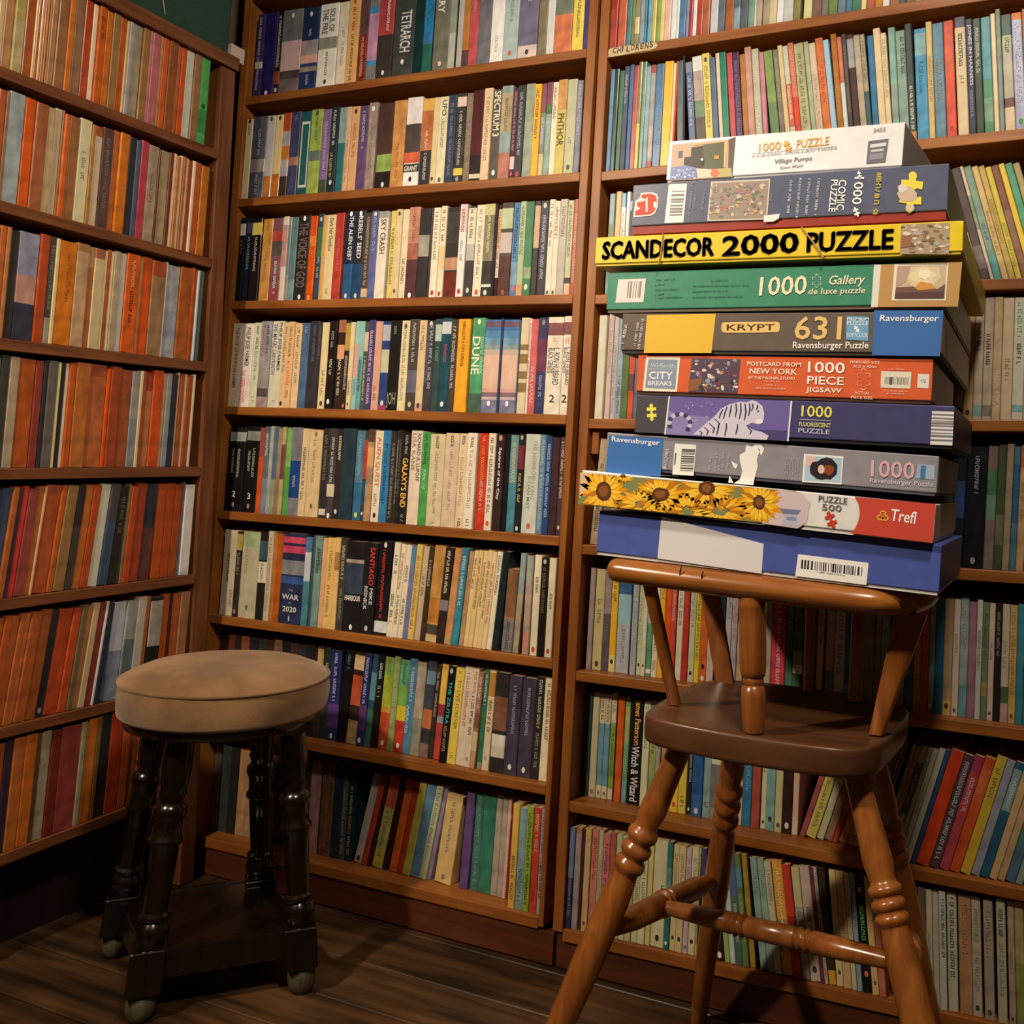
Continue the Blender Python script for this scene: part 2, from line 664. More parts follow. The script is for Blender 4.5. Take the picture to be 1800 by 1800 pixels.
SHELF = {'M': 'zeroth top second third fourth fifth sixth seventh bottom'.split(), 'R': 'zeroth top second third fourth fifth sixth seventh bottom'.split(), 'L': 'zeroth top second third fourth fifth sixth bottom'.split()}
ORD = ('zeroth first second third fourth fifth sixth seventh eighth ninth tenth eleventh twelfth thirteenth fourteenth fifteenth '
       'sixteenth seventeenth eighteenth nineteenth').split()
TENS = {2: 'twent', 3: 'thirt', 4: 'fort', 5: 'fift', 6: 'sixt'}
UNIT = {2: 'twenty', 3: 'thirty', 4: 'forty', 5: 'fifty', 6: 'sixty'}


def ordinal(n):
    if n < 20:
        return ORD[n]
    t, u = divmod(n, 10)
    return TENS[t] + 'ieth' if u == 0 else UNIT[t] + '-' + ORD[u]


M_PAGE, nt_, b_ = new_mat('yellowed_page_edges')
tc_ = nt_.nodes.new('ShaderNodeTexCoord')
wv_ = nt_.nodes.new('ShaderNodeTexWave')
wv_.inputs['Scale'].default_value = 260
wv_.inputs['Distortion'].default_value = 1.5
nt_.links.new(tc_.outputs['Object'], wv_.inputs['Vector'])
mx_ = nt_.nodes.new('ShaderNodeMix')
mx_.data_type = 'RGBA'
mx_.inputs[6].default_value = rgb('a98a5c') + (1,)
mx_.inputs[7].default_value = rgb('cdb183') + (1,)
nt_.links.new(wv_.outputs['Fac'], mx_.inputs[0])
nt_.links.new(mx_.outputs[2], b_.inputs['Base Color'])
b_.inputs['Roughness'].default_value = 0.9


def scribble(mb, t, h, c, a, b, rng, off=0.0, wid=0.42):
    """a line of lettering too small or blurred to read, running down the spine"""
    z = h * (1 - a)
    end = h * (1 - b)
    g = t * wid
    g = max(0.0022, min(g, 0.0062))
    x0 = t / 2 + off * t - g / 2
    e = -0.00012
    mat = ink(c)
    while z > end + g * 0.4:
        adv = g * rng.uniform(0.42, 0.78)
        if rng.random() < 0.14:
            z -= adv * 0.8
            continue
        st = g * 0.2
        k = rng.randrange(4)
        # upright stroke (horizontal on the shelf), then arms
        mb.face([(x0, e, z), (x0, e, z - st), (x0 + g, e, z - st), (x0 + g, e, z)][::-1], mat)
        if k in (0, 2):
            mb.face([(x0 + g * 0.8, e, z), (x0 + g * 0.8, e, z - adv + st * .5), (x0 + g, e, z - adv + st * .5), (x0 + g, e, z)][::-1], mat)
        if k in (0, 1, 3):
            mb.face([(x0, e, z), (x0, e, z - adv + st * .5), (x0 + g * 0.2, e, z - adv + st * .5), (x0 + g * 0.2, e, z)][::-1], mat)
        if k in (2, 3):
            mb.face([(x0 + g * 0.4, e, z), (x0 + g * 0.4, e, z - adv + st), (x0 + g * 0.6, e, z - adv + st), (x0 + g * 0.6, e, z)][::-1], mat)
        z -= adv


def make_book(name, t, h, D, col, toks, rng, gain=1.0):
    """spine at y = 0 facing -y, thickness along +x, z up; cover mesh with page_block and lettering as parts"""
    bands = [(0.0, 100.0, col)]
    rest = []
    for k in toks:
        if k[0] == '=':
            c, a, b = (k[1:].split(':') + ['0', '100'])[:3]
            rest.append(('band', c, float(a), float(b)))
        elif k[0] == '~':
            p = (k[1:].split(':') + ['8', '80'])[:3] if ':' not in k else k[1:].split(':')
            if len(p) == 2:
                p.append('80')
            rest.append(('scr', p[0], float(p[1]), float(p[2]), float(p[3]) if len(p) > 3 else 0.0))
        elif k[0] == '*':
            c, p = k[1:].split(':')
            rest.append(('logo', c, float(p)))
        elif k[0] == 'P':
            p = k.split(':')
            rest.append(('panel', p[1], float(p[2]), float(p[3]), p[4]))
        elif k[0] in 'TH' and k[1] == ':':
            p = k.split(':')
            rest.append((k[0], p[1].replace('_', ' '), p[2], float(p[3]), float(p[4]), float(p[5]) if len(p) > 5 else 0.0, float(p[6]) if len(p) > 6 else 62.0))
    # colour bands cut the spine into stretches
    cuts = sorted({0.0, 100.0} | {x for r in rest if r[0] == 'band' for x in r[2:4]})
    seg = []
    for a, b in zip(cuts[:-1], cuts[1:]):
        c = col
        for r in rest:
            if r[0] == 'band' and r[2] <= a + 1e-6 and r[3] >= b - 1e-6:
                c = r[1]
        seg.append((a, b, c))
    mb = MB()
    r = min(0.0016, t * 0.22)
    prof = [(0.0, D), (0.0, r), (r * 0.35, r * 0.35), (r, 0.0), (t - r, 0.0), (t - r * 0.35, r * 0.35), (t, r), (t, D)]
    side = paper(col, gain=gain)
    for a, b, c in seg:
        m = paper(c, gain=gain)
        z1, z0 = h * (1 - a / 100), h * (1 - b / 100)
        for i in range(7):
            (xa, ya), (xb, yb) = prof[i], prof[i + 1]
            mb.face([(xa, ya, z0), (xb, yb, z0), (xb, yb, z1), (xa, ya, z1)], m if 0 < i < 6 else side)
    # inner faces of the covers and the board edges
    w = min(0.0006, t * 0.12)
    for x0, x1 in ((0.0, w), (t - w, t)):
        mb.face([(x0, r, h), (x1, r, h), (x1, D, h), (x0, D, h)], side)
        mb.face([(x0, r, 0), (x0, D, 0), (x1, D, 0), (x1, r, 0)], side)
        mb.face([(x0, D, 0), (x0, D, h), (x1, D, h), (x1, D, 0)], side)
    mb.face([(w, D, 0), (w, D, h), (w, r, h), (w, r, 0)], side)
    mb.face([(t - w, r, 0), (t - w, r, h), (t - w, D, h), (t - w, D, 0)], side)
    mb.face([(w, r, h), (w, 0.0004, h), (t - w, 0.0004, h), (t - w, r, h)], side)
    mb.face([(w, r, 0), (t - w, r, 0), (t - w, 0.0004, 0), (w, 0.0004, 0)], side)
    book = mb.build(name)
    pg = MB()
    pg.box((w * 1.05, r * 1.02, 0.0008), (t - w * 1.05, D - 0.001, h - 0.0012), M_PAGE)
    pg.build('page_block', book)
    dec = [x for x in rest if x[0] != 'band']
    if dec:
        lt = MB()
        for q in dec:
            if q[0] == 'scr':
                scribble(lt, t, h, q[1], q[2] / 100, q[3] / 100, rng, q[4] / 100)
            elif q[0] == 'logo':
                z, g = h * (1 - q[2] / 100), min(0.0045, t * 0.28)
                lt.face([(t / 2 + g * math.cos(an) * 0.8, -0.00012, z + g * math.sin(an) * 1.2) for an in [2 * math.pi * i / 10 for i in range(10)]], ink(q[1]))
            elif q[0] == 'panel':
                z1, z0 = h * (1 - q[2] / 100), h * (1 - q[3] / 100)
                lt.face([(t * 0.12, -0.0001, z0), (t * 0.88, -0.0001, z0), (t * 0.88, -0.0001, z1), (t * 0.12, -0.0001, z1)], ink(q[1]))
                d = t * 0.1
                lt.face([(t * 0.12 + d, -0.0002, z0 + 2 * d), (t * 0.88 - d, -0.0002, z0 + 2 * d), (t * 0.88 - d, -0.0002, z1 - 2 * d), (t * 0.12 + d, -0.0002, z1 - 2 * d)], ink(q[4]))
            elif q[0] == 'T':
                za, zb = h * (1 - q[3] / 100), h * (1 - q[4] / 100)
                wd = t * q[6] / 100
                x0 = t / 2 + t * q[5] / 100 - wd / 2
                put_text(lt, q[1], (x0, -0.00014, za), (0, 0, zb - za), (wd, 0, 0), ink(q[2]))
            elif q[0] == 'H':
                za, zb = h * (1 - q[3] / 100), h * (1 - q[4] / 100)
                _v, _f, asp = text_tris(q[1])
                wd = min(t * 0.86, (za - zb) * asp * 1.2)
                put_text(lt, q[1], (t / 2 - wd / 2, -0.00014, zb), (wd, 0, 0), (0, 0, za - zb), ink(q[2]))
        if lt.f:
            lt.build('lettering', book)
    return book, dec, seg


COUNT = {}
ALLBOOKS = []


def shelf_row(case, k, kind, data, where, h0=178, D=0.108, d0=6, gain=1.0, lean0=0, jit=3):
    """one shelf of books; data holds spine boundaries read off the photograph, which are turned into places along the shelf"""
    pts = {'M': EM, 'L': EL, 'R': ER}[case][k]
    zab = {'M': ZM, 'L': ZL, 'R': ZR}[case][k]
    ox, oy, s = 0.0, 0.0, 1.0
    lean, d, mz = lean0, d0, 0.0
    items = []
    phrase = where
    for raw in data.split('|'):
        tk = raw.split()
        if not tk:
            continue
        while tk and (tk[0][0] in '@/' or tk[0][0] == '#' or (tk[0][0] in 'dm' and tk[0][1:].lstrip('-').isdigit())):
            q = tk.pop(0)
            if q[0] == '@':
                ox, s = [float(v) for v in q[1:].split(',')]
            elif q[0] == '/':
                lean = float(q[1:])
            elif q[0] == '#':
                phrase = q[1:].replace('_', ' ')
            elif q[0] == 'd':
                d = float(q[1:])
            else:
                mz = float(q[1:])
        if not tk:
            continue
        px = ox + float(tk[0]) / s
        items.append((px, tk[1:], lean, d, mz, phrase))
    us = []
    for px, tk, ln, dd, m, ph in items:
        y = edge_px(pts, px)
        if case == 'L':
            p = at_x(px, y, XLC - dd / 1000)
            q = at_x(px, y - 40, XLC - dd / 1000)
            u = p[1]
        else:
            p = at_y(px, y, YM + dd / 1000)
            q = at_y(px, y - 40, YM + dd / 1000)
            u = p[0]
        if m:
            y2 = y - 40 * (m / 1000) / (q[2] - p[2])
            u = (at_y(px, y2, YM + dd / 1000)[0] if case != 'L' else at_x(px, y2, XLC - dd / 1000)[1]) - math.tan(math.radians(ln)) * m / 1000
        us.append(u)
    n = {}
    for i, (px, tk, ln, dd, m, ph) in enumerate(items[:-1]):
        if tk[0] == '-':
            continue
        rng = random.Random(hash((case, k, i)) if False else (ord(case) * 1000 + k * 100 + i))
        ca = math.cos(math.radians(ln))
        t = max(0.0035, (us[i + 1] - us[i]) * ca - 0.0004)
        h = (h0 + rng.uniform(-jit, jit)) / 1000
        toks = []
        dj = rng.uniform(-1.5, 2.5)
        for q in tk[1:]:
            if q[0] == 'h' and q[1:].isdigit():
                h = float(q[1:]) / 1000
            elif q[0] == 'j':
                dj = float(q[1:])
            else:
                toks.append(q)
        if len([q for q in tk[1:] if q[0] == 'h' and q[1:].isdigit()]):
            h = float([q for q in tk[1:] if q[0] == 'h' and q[1:].isdigit()][0][1:]) / 1000
        zmid = zab[0] * us[i] + zab[1]
        lim = {'M': (ml_in(zmid), mr_in(zmid)), 'L': (YL0 + 0.021, lr_in(zmid + 0.05)), 'R': (rl_in(zmid), RR)}[case]
        tip = math.tan(math.radians(ln)) * h
        if us[i] + min(0, tip) < lim[0] + 0.0006:
            t -= lim[0] + 0.0006 - min(0, tip) - us[i]
            us[i] = lim[0] + 0.0006 - min(0, tip)
        if items[i + 1][1][0] != '-':
            t -= max(0.0, math.tan(math.radians(ln)) - math.tan(math.radians(items[i + 1][2]))) * h
            t = max(t, 0.0035)
        elif i + 2 < len(items):
            t -= max(0.0, (us[i] + t + tip) - (us[i + 1 + 1] + math.tan(math.radians(items[i + 2][2])) * h) + 0.001)
            t = max(t, 0.0035)
        t = min(t, (lim[1] - 0.0014 - us[i] - max(0, tip)) * ca)
        if t < 0.003:
            continue
        book, dec, seg = make_book(kind, t, h, D, tk[0], toks, rng, gain)
        zz = zab[0] * us[i] + zab[1] + 0.0004
        zz2 = zab[0] * (us[i] + t) + zab[1] + 0.0004
        a = math.radians(ln)
        up = max(0, t * math.sin(a)) if ln > 0 else 0
        zz = max(zz, zz2) if ln >= 0 else zz
        dp = max(0.001, dd + dj) / 1000
        sh = up * math.tan(a) if ln > 0 else 0.0
        us[i] += sh
        if case == 'L':
            book.location = (XLC - dp, us[i], zz + up)
            book.rotation_euler = (0, a, math.pi / 2)
        else:
            book.location = (us[i], YM + dp, zz + up)
            book.rotation_euler = (0, a, 0)
        n[ph] = n.get(ph, 0) + 1
        main = max(seg, key=lambda q: q[1] - q[0])[2]
        c1 = cname(main)
        other = [cname(q[2]) for q in sorted(seg, key=lambda q: -(q[1] - q[0])) if cname(q[2]) != c1]
        let = [q for q in dec if q[0] in ('scr', 'T', 'H')]
        cl = None
        if let:
            q = let[0]
            cl = cname(q[1] if q[0] == 'scr' else q[2])
            if cl == c1:
                cl = None
        noun = {'vintage_paperback': 'paperback', 'paperback': 'paperback', 'childrens_book': 'book'}[kind]
        lean_w = 'leaning ' if abs(ln) > 8 else ''
        thick = 'thick ' if t > 0.026 else 'thin ' if t < 0.009 else ''
        core = f"{lean_w}{thick}{c1} {noun}"
        tail = f", {ordinal(n[ph])} {ph}"
        extra = ''
        cand = []
        if cl:
            cand.append(f" with {cl} lettering")
        if other:
            cand.append(f" and {other[0]} band" if cl else f" with {other[0]} band")
        for e in cand:
            if len((core + extra + e + tail).replace(',', ' ').split()) <= 16:
                extra += e
        lab = core + extra + tail
        while len(lab.split()) > 16:
            core = core.split(' ', 1)[1]
            lab = core + tail
        tag(book, lab, 'book', 'books ' + ph.replace('from left ', '').replace('from its left end ', ''))
        ALLBOOKS.append(book)
        COUNT[kind] = COUNT.get(kind, 0) + 1


def ROWM(k, data, **kw):
    shelf_row('M', k, 'paperback', data, 'from left on %s shelf of middle bookcase' % SHELF['M'][k], **kw)


ROWM(1, """@420,5.625 100 -| 132 43345f ~cbb:4:92:-5 =cba:58:66 | 206 2b2060 *ddd:97 | 330 2a1a18 ~ddc:4:70 =942:72:88 *ccb:95 | 385 888 =777:0:38 =caa:38:74 =544:74:84 =766:84:100 *ddd:7 |
580 347 =235:0:40 =a99:40:58 =da9:58:68 =a98:72:78 =236:78:100 ~ccd:26:36 ~ccd:82:95 *dde:8 | 745 ece7da =998:40:54 T:SOUL_OF:333:6:34:18:30 T:THE_FIRE:333:6:36:-20:30 ~655:58:86 *333:93 | 928 - | 937 ecdfc6 ~ba8:30:78 |
1042 e3b06c ~c31:10:38 ~432:42:97 *a62:3 | 1150 6b4a48 =8c3222:45:100 ~dba:48:95 | 1237 888 =49c:12:20 =c9b:20:76 =49c:76:82 | 1340 3a322e =b44:0:50 ~eed:0:46:12 *ddd:93 | 1495 434646 T:TETRARCH:ddd:24:72:8:50 =4a4c4c:0:8 *eee:83 | 1702 123534 |
@740,5.625 0 3274ac =2d86bd:0:55 =1f6a5c:68:100 ~17a:5:50 | 92 1a1c1b | 102 787868 T:TERRY:eed:0:34:-8:42 *ecc:92 | 257 9ba38f =b5b8ac:60:100 | 322 222 | 332 b9b5ae | 385 c58440 =5d4044:80:100 | 450 c9555a ~e99:0:40 | 546 75757c |
670 f2f0ea ~cba:70:90 | 800 afc0c0 ~899:10:60 *c64:92 | 945 77708f =dac8c0:86:100 *333:93 ~cce:8:40 | 1135 8c8066 | 1225 d8d8d4 | 1300 4a5a56 =dd8055:58:100 =7a8070:40:58 | 1477 ead254 ~775:0:86 | 1595 4d4685 | 1652 -""", h0=180)

ROWM(2, """@410,5.625 62 e0ce9c ~432:8:22 *322:3 | 138 5a5a68 ~ccc:15:48 =988a88:52:68 ~ccd:71:98 | 284 b9b6b2 =c57c3c:74:100 *443:4 | 362 dcc182 =c8742f:72:100 *432:4 | 438 40302f =b5521f:0:22 =b0acb0:22:76 =c4762f:40:56 |
517 40456a ~889:4:10 =a87858:54:64 ~668:66:96 | 610 1f5d62 P:cdd0c0:12:91:24585a | 718 9fb552 =66756a:49:61 ~583:6:40 *353:4 | 830 8a6a9c =48553f:84:100 ~cbd:14:80 | 910 1f3338 ~ddd:4:46 ~cb5:54:82:-12 *ccc:88 |
990 2c7478 =8fb0ac:0:42 | 1066 d9b08a ~b96:40:90 | 1112 d9a672 ~a75:20:62 *432:6 | 1190 634a78 ~ccc:3:52 | 1282 b0988c *eee:7 ~887:20:90 | 1368 - | 1385 4c2f26 =9ab45e:60:80 =282420:80:100 *ddd:95 | 1542 d89a56 ~b74:50:90 |
@720,5.625 -78 e6dede =544a48:30:72 =e06a44:62:74 =333:75:84 =eee:85:100 H:GRANT:eed:77:83 *222:92 | 74 c9743c =ddb04c:0:14 =3c3638:60:100 ~ddd:38:94 | 184 dccb9a *433:93 | 238 e4dcb6 T:UFO:333:4:22:8:50 ~998:26:60 *665:95 | 330 - | 335 31455c ~98a:5:92 |
420 45433e =e6ccc0:4:15 ~dcc:20:82 =e0c850:84:92 *999:96 | 512 8c7a64 ~a98:5:90 | 577 302428 =54161c:0:72 =ddd0b0:92:97 | 688 e0c6a0 ~b98:10:80 | 772 5e5650 T:SPECTRUM_3:eec:2:52:0:72 *eed:92 | 862 96a8a8 =c07e68:72:100 =c2b08c:8:50 ~765:12:50 |
974 5c2c48 ~caa:4:70 =e4c8c8:76:90 *d66:95 | 1022 33383c ~bbb:8:76 *b44:96 | 1098 a4b09c | 1188 f0b428 ~853:5:60 | 1256 8f9a94 =8c4a60:0:32 ~eef:36:66 =cfc29a:76:100 | 1304 98b0a8 =854858:0:24 =4c7c48:24:34 ~ccd:36:76 | 1362 ece0c6 ~976:5:40 |
1422 ccb85e =dba058:0:32 T:PHTHOR:222:36:70:0:72 | 1512 b9b99a ~998:60:70 *553:93 | 1608 8a8a9a ~ccd:4:60 | 1665 -""")

ROWM(3, """@400,5.625 72 1c2024 =e8e0d0:7:21 ~a66:26:44 | 124 28364a =5a6a90:5:18 ~bcc:22:64 | 188 1d1615 =c8b85c:5:20 ~cbb:23:66 | 290 d59a48 ~a76:40:76 ~a76:5:14 | 388 8a5a5e =c24c44:16:28 =5c5450:28:46 ~eee:50:92 =a04a58:84:100 |
494 dccfc0 =c89890:10:60 | 545 9c9c94 =7a8c8c:10:70 | 578 63868c =7fa0a0:75:100 | 636 261e1b T:THE_VOICE_OF_GOD:766:9:85:0:72 *fff:4 *eed:96 | 758 e85a10 =f68a3c:24:36 *f96:97 | 826 - | 834 345264 =3c7a50:15:50 *bcc:6 ~abc:50:76 | 890 d8a860 |
934 e4cf9e T:Dark_Star_Omnibus:332:4:43:5:42 ~876:86:94 | 1020 c24434 ~d77:30:68 | 1104 - | 1112 20304c T:THE_ALIEN_DEBT:eee:6:56:10:42 =245a8c:60:100 *fff:3 *ccc:96 | 1204 282c34 T:REBELS'_SEED:eee:6:54:6:44 =234a78:60:100 *fff:3 *ccc:96 |
1302 544438 ~cba:5:86 =d8b890:88:98 | 1370 6870a8 ~bbd:6:48 *ddd:4 | 1442 ece2d0 T:SKY_CRASH:522:9:49:4:56 =b0b0a8:0:8 | 1540 - | 1556 e0cc74 ~873:20:86 | 1618 e0caa0 *554:5 *763:92 | 1676 e6dab8 ~765:56:86 | 1748 - |
@710,5.625 0 d89a80 =b06a58:40:58 =5c3038:58:100 ~a65:8:40 *fff:97 | 108 332c2c =b0aca0:30:54 | 214 4c3430 ~765:5:50 | 244 ece4cc ~998:5:60 *b44:95 | 312 ecdfc0 ~665:5:40 =e8cc9c:44:70 *b44:96 | 372 2c2220 =403c38:5:40 =c49470:56:70 =762c20:72:100 | 504 f0ece6 =e8d4d0:0:30 ~b55:3:33 ~998:36:62 *c33:94 | 576 - |
582 40363a =e4dcc0:2:42 =b8b8b0:42:60 ~776:4:38 *ccb:93 | 663 ece2c8 ~a98:5:82 *c55:95 | 752 8a8468 =d0c890:0:12 =484440:62:100 ~eea:5:52 =ddd:87:90 *ddc:96 | 852 3c3438 | 880 44251c =e4b480:5:50 =dcc8c0:50:80 ~654:8:70 | 916 544640 =bcc8a0:6:28 =c8b8b4:32:54 =644640:58:100 *a54:96 |
1032 5c8cb8 ~248:6:60 =88acc8:64:88 *d66:92 | 1102 b4c49c ~685:6:58 =dca878:88:100 *e86:91 | 1164 4c8860 =a0b888:70:82 *eec:91 | 1242 403834 =d0ac90:5:50 | 1300 48484c ~cce:15:82 *ccc:5 | 1382 ece0ca ~886:5:50 *554:97 | 1438 ecdcc8 ~665:5:40 *554:97 | 1494 bcb4a8 ~998:8:40 | 1570 c4c49c ~775:5:60 =445:82:88 =dcb898:90:100 | 1630 c4583c ~ecb:15:88 | 1688 -""")

ROWM(4, """@390,5.625 38 dcc6a4 T:THE_BOOK_OF_PHILIP_JOSE_FARMER:654:5:78:0:50 | 132 ecdad0 T:PHILIP_JOSE_FARMER:443:5:52:6:46 T:THE_GREEN_ODYSSEY:d65:56:95:-8:40 | 254 dcdcbc ~443:4:32 ~8aa:34:68 ~786:86:95 | 330 a8a4a8 =a09c90:55:78 =5c5450:78:88 =b09a94:88:100 ~c67:5:42:-20 ~447:5:38:18 |
434 d8d4c0 T:PHILIP_JOSE_FARMER:333:2:58:22:36 T:THE_MAGIC_LABYRINTH:557:3:62:-22:36 ~aa9:92:95 | 546 e8c08c ~a87:5:60 *333:95 | 602 e8be88 ~865:6:42 ~e74:46:74 ~865:80:90 | 662 e8c898 ~654:5:30 ~987:34:72 | 728 - | 742 54749c ~abd:5:12 | 812 38343a ~778:5:48 | 902 403638 ~889:4:44 | 930 e8d4a0 ~887:56:86 *543:94 |
1008 201a18 ~aaa:12:32 ~ddc:44:62 *eee:92 | 1088 3c2a22 =b87858:0:14 =e4a878:28:44 ~eec:40:86 | 1160 2c2220 =c8a848:3:34 ~dcb:40:78 *d65:96 | 1214 e8d2a4 ~765:66:84 *776:94 | 1258 9cc4c4 =d8a8a0:26:64 ~888:66:86 | 1308 6fb0b0 =8cc8c0:0:40 ~357:44:80 | 1358 58544c =dcbca8:12:34 ~ddb:38:90 | 1402 4c4a80 ~fcd:12:94 |
1466 dca890 ~765:74:95 | 1536 2c4888 =b8b8c4:4:22 =c8c8ac:32:58 *ddd:92 =b04a70:94:100 | 1616 1c1a1a ~998:4:18 H:JOH:998:80:98 | 1718 e8d8ac ~998:5:90 *876:6 |
@700,5.625 54 504440 ~ccb:4:48 =6a6a78:56:80 *cc9:93 | 150 dcc496 ~976:4:34 *444:94 =e0a088:92:100 | 226 484448 ~ccd:5:76:12 ~778:8:70:-25 *ddc:4 | 310 3c5450 =b8c8b8:6:24 ~8aa:28:46 | 376 2c5464 =d0d8d4:4:17 ~b57:28:48 *eee:92 | 472 504a44 ~dcc:4:76 | 542 f0a820 ~842:7:52 *a72:5 | 664 - |
678 58a878 T:DUNE:eec:20:60:-12:58 ~cec:20:60:32 =4c6a58:80:100 *eec:4 | 808 78a8c8 =4c80bc:0:12 =5c94c4:12:20 =78a8c8:20:27 =a0b4bc:27:32 =c8b4a8:32:38 =e0b8a0:38:74 =d8a898:74:78 =8c7078:78:83 =c8b4b8:83:86 =8888a4:86:100 =7c5c70:2:8 *eee:90 | 966 2c3c60 | 990 78a8c8 =4c80bc:0:12 =5c94c4:12:20 =78a8c8:20:27 =a0b4bc:27:32 =c8b4a8:32:38 =e0b8a0:38:74 =d8a898:74:78 =8c7078:78:83 =c8b4b8:83:86 =8888a4:86:100 =7c5c70:2:8 *eee:90 | 1148 - | 1163 e0ccaa =a08050:28:34 =987848:38:48 =987848:56:64 =a08050:68:78 |
1244 ece2d8 ~c87:5:42 ~444:44:64 | 1266 dc6a68 ~ecc:50:90 | 1338 45486c =7c4460:22:56 ~bbd:60:82 *887:5 | 1434 e6dcc8 =8c5050:6:19 T:L._RON_HUBBARD:444:32:70:16:40 T:BLACK_GENESIS:544:32:58:-22:34 H:2:222:80:88 ~d98:22:28 | 1590 e6dcc8 =8c5050:6:19 T:L._RON_HUBBARD:444:32:70:16:40 T:BLACK_GENESIS:544:32:58:-22:34 H:2:222:80:88 ~d98:22:28 | 1704 -""")

ROWM(5, """@380,5.625 80 181416 =9ca49c:6:17 ~bba:26:60:14 ~bba:26:54:-20 H:2:ddd:76:83 *988:92 | 240 1a1614 =909488:6:17 ~bba:26:60:14 ~bba:26:54:-20 H:3:ddd:78:85 *988:93 | 368 dc5c28 =a8504c:0:34 | 414 70707c ~ddc:8:36 =888c9c:60:100 | 468 a8b4a8 ~cdc:4:60 | 512 5a7088 =a0a088:60:100 | 556 a88c78 =9c8058:55:100 | 598 bcb07c =7c5048:20:60 |
638 5cac48 =88c068:0:44 | 692 84848c =1c488c:38:80 ~ccd:55:70 | 792 dcc498 ~654:20:66 ~887:68:86 | 860 dcc090 ~a98:12:62:-4 *876:5 *765:88 | 990 - | 1000 34302e ~887:8:62 =d8d0c4:90:97 | 1066 4c4448 ~ddd:10:62 =d8ccb0:62:76 *eed:97 | 1140 38302c ~eec:8:36 *ddd:92 | 1200 28404c | 1328 5c88a0 =387498:58:100 ~9bd:5:50 *dd7:94 | 1410 484048 =cc3c2c:10:54 =28587c:56:82 *eee:92 |
1448 c89c74 =644838:0:14 =e0a868:20:40 =b08870:42:60 | 1510 ecdcc0 T:ALIEN_QUEST:c53:7:62:0:58 ~887:70:84 *332:93 | 1590 3c84b8 ~258:15:82 | 1668 3c3834 ~a98:12:95 | 1726 403634 ~bba:10:80 |
@690,5.625 10 2c2824 ~776:10:72 | 52 2c2624 T:GALAXY'S_END:fc5:28:82:0:72 ~bbb:3:25 ~bbb:90:98 | 128 e6d2bc T:RICHARD_A._LUPOFF:433:3:54:24:32 T:LISA_KANE:875:3:43:-20:32 | 242 54a854 ~253:3:36 ~bec:40:62 | 322 d8c8a0 ~a98:20:86 ~432:3:16 ~543:96:99 | 470 d8c0a0 ~b9a:20:82 ~432:3:16 ~543:96:99 | 606 e4cca8 ~ca7:18:80 ~432:3:14 ~543:90:99 | 690 ecdfc8 ~ca9:18:80 ~432:5:16 ~543:90:99 |
786 - | 806 d8442c ~f94:3:48 ~fcb:50:80 | 898 ecdcc4 ~665:5:86 *c54:93 | 970 3c2a28 T:Squares_of_the_City:eee:14:68:0:40 *c98:4 | 1058 1c2024 | 1112 5090a0 =7aa0a0:0:50 ~dcb:8:50 | 1192 28282c =7c2c3c:12:36 ~dc7:40:70 *ccd:96 *aaa:4 | 1256 c8ccbc T:THE_NONBORN_KING:998:6:66:16:28 T:JULIAN_MAY:887:42:76:-14:28 *c54:93 | 1404 6c8ca8 ~bcd:5:95 | 1466 2c4c80 ~bce:8:84 | 1528 482c30 | 1604 4c3838 ~ecb:5:62 *caa:92 | 1662 -""")

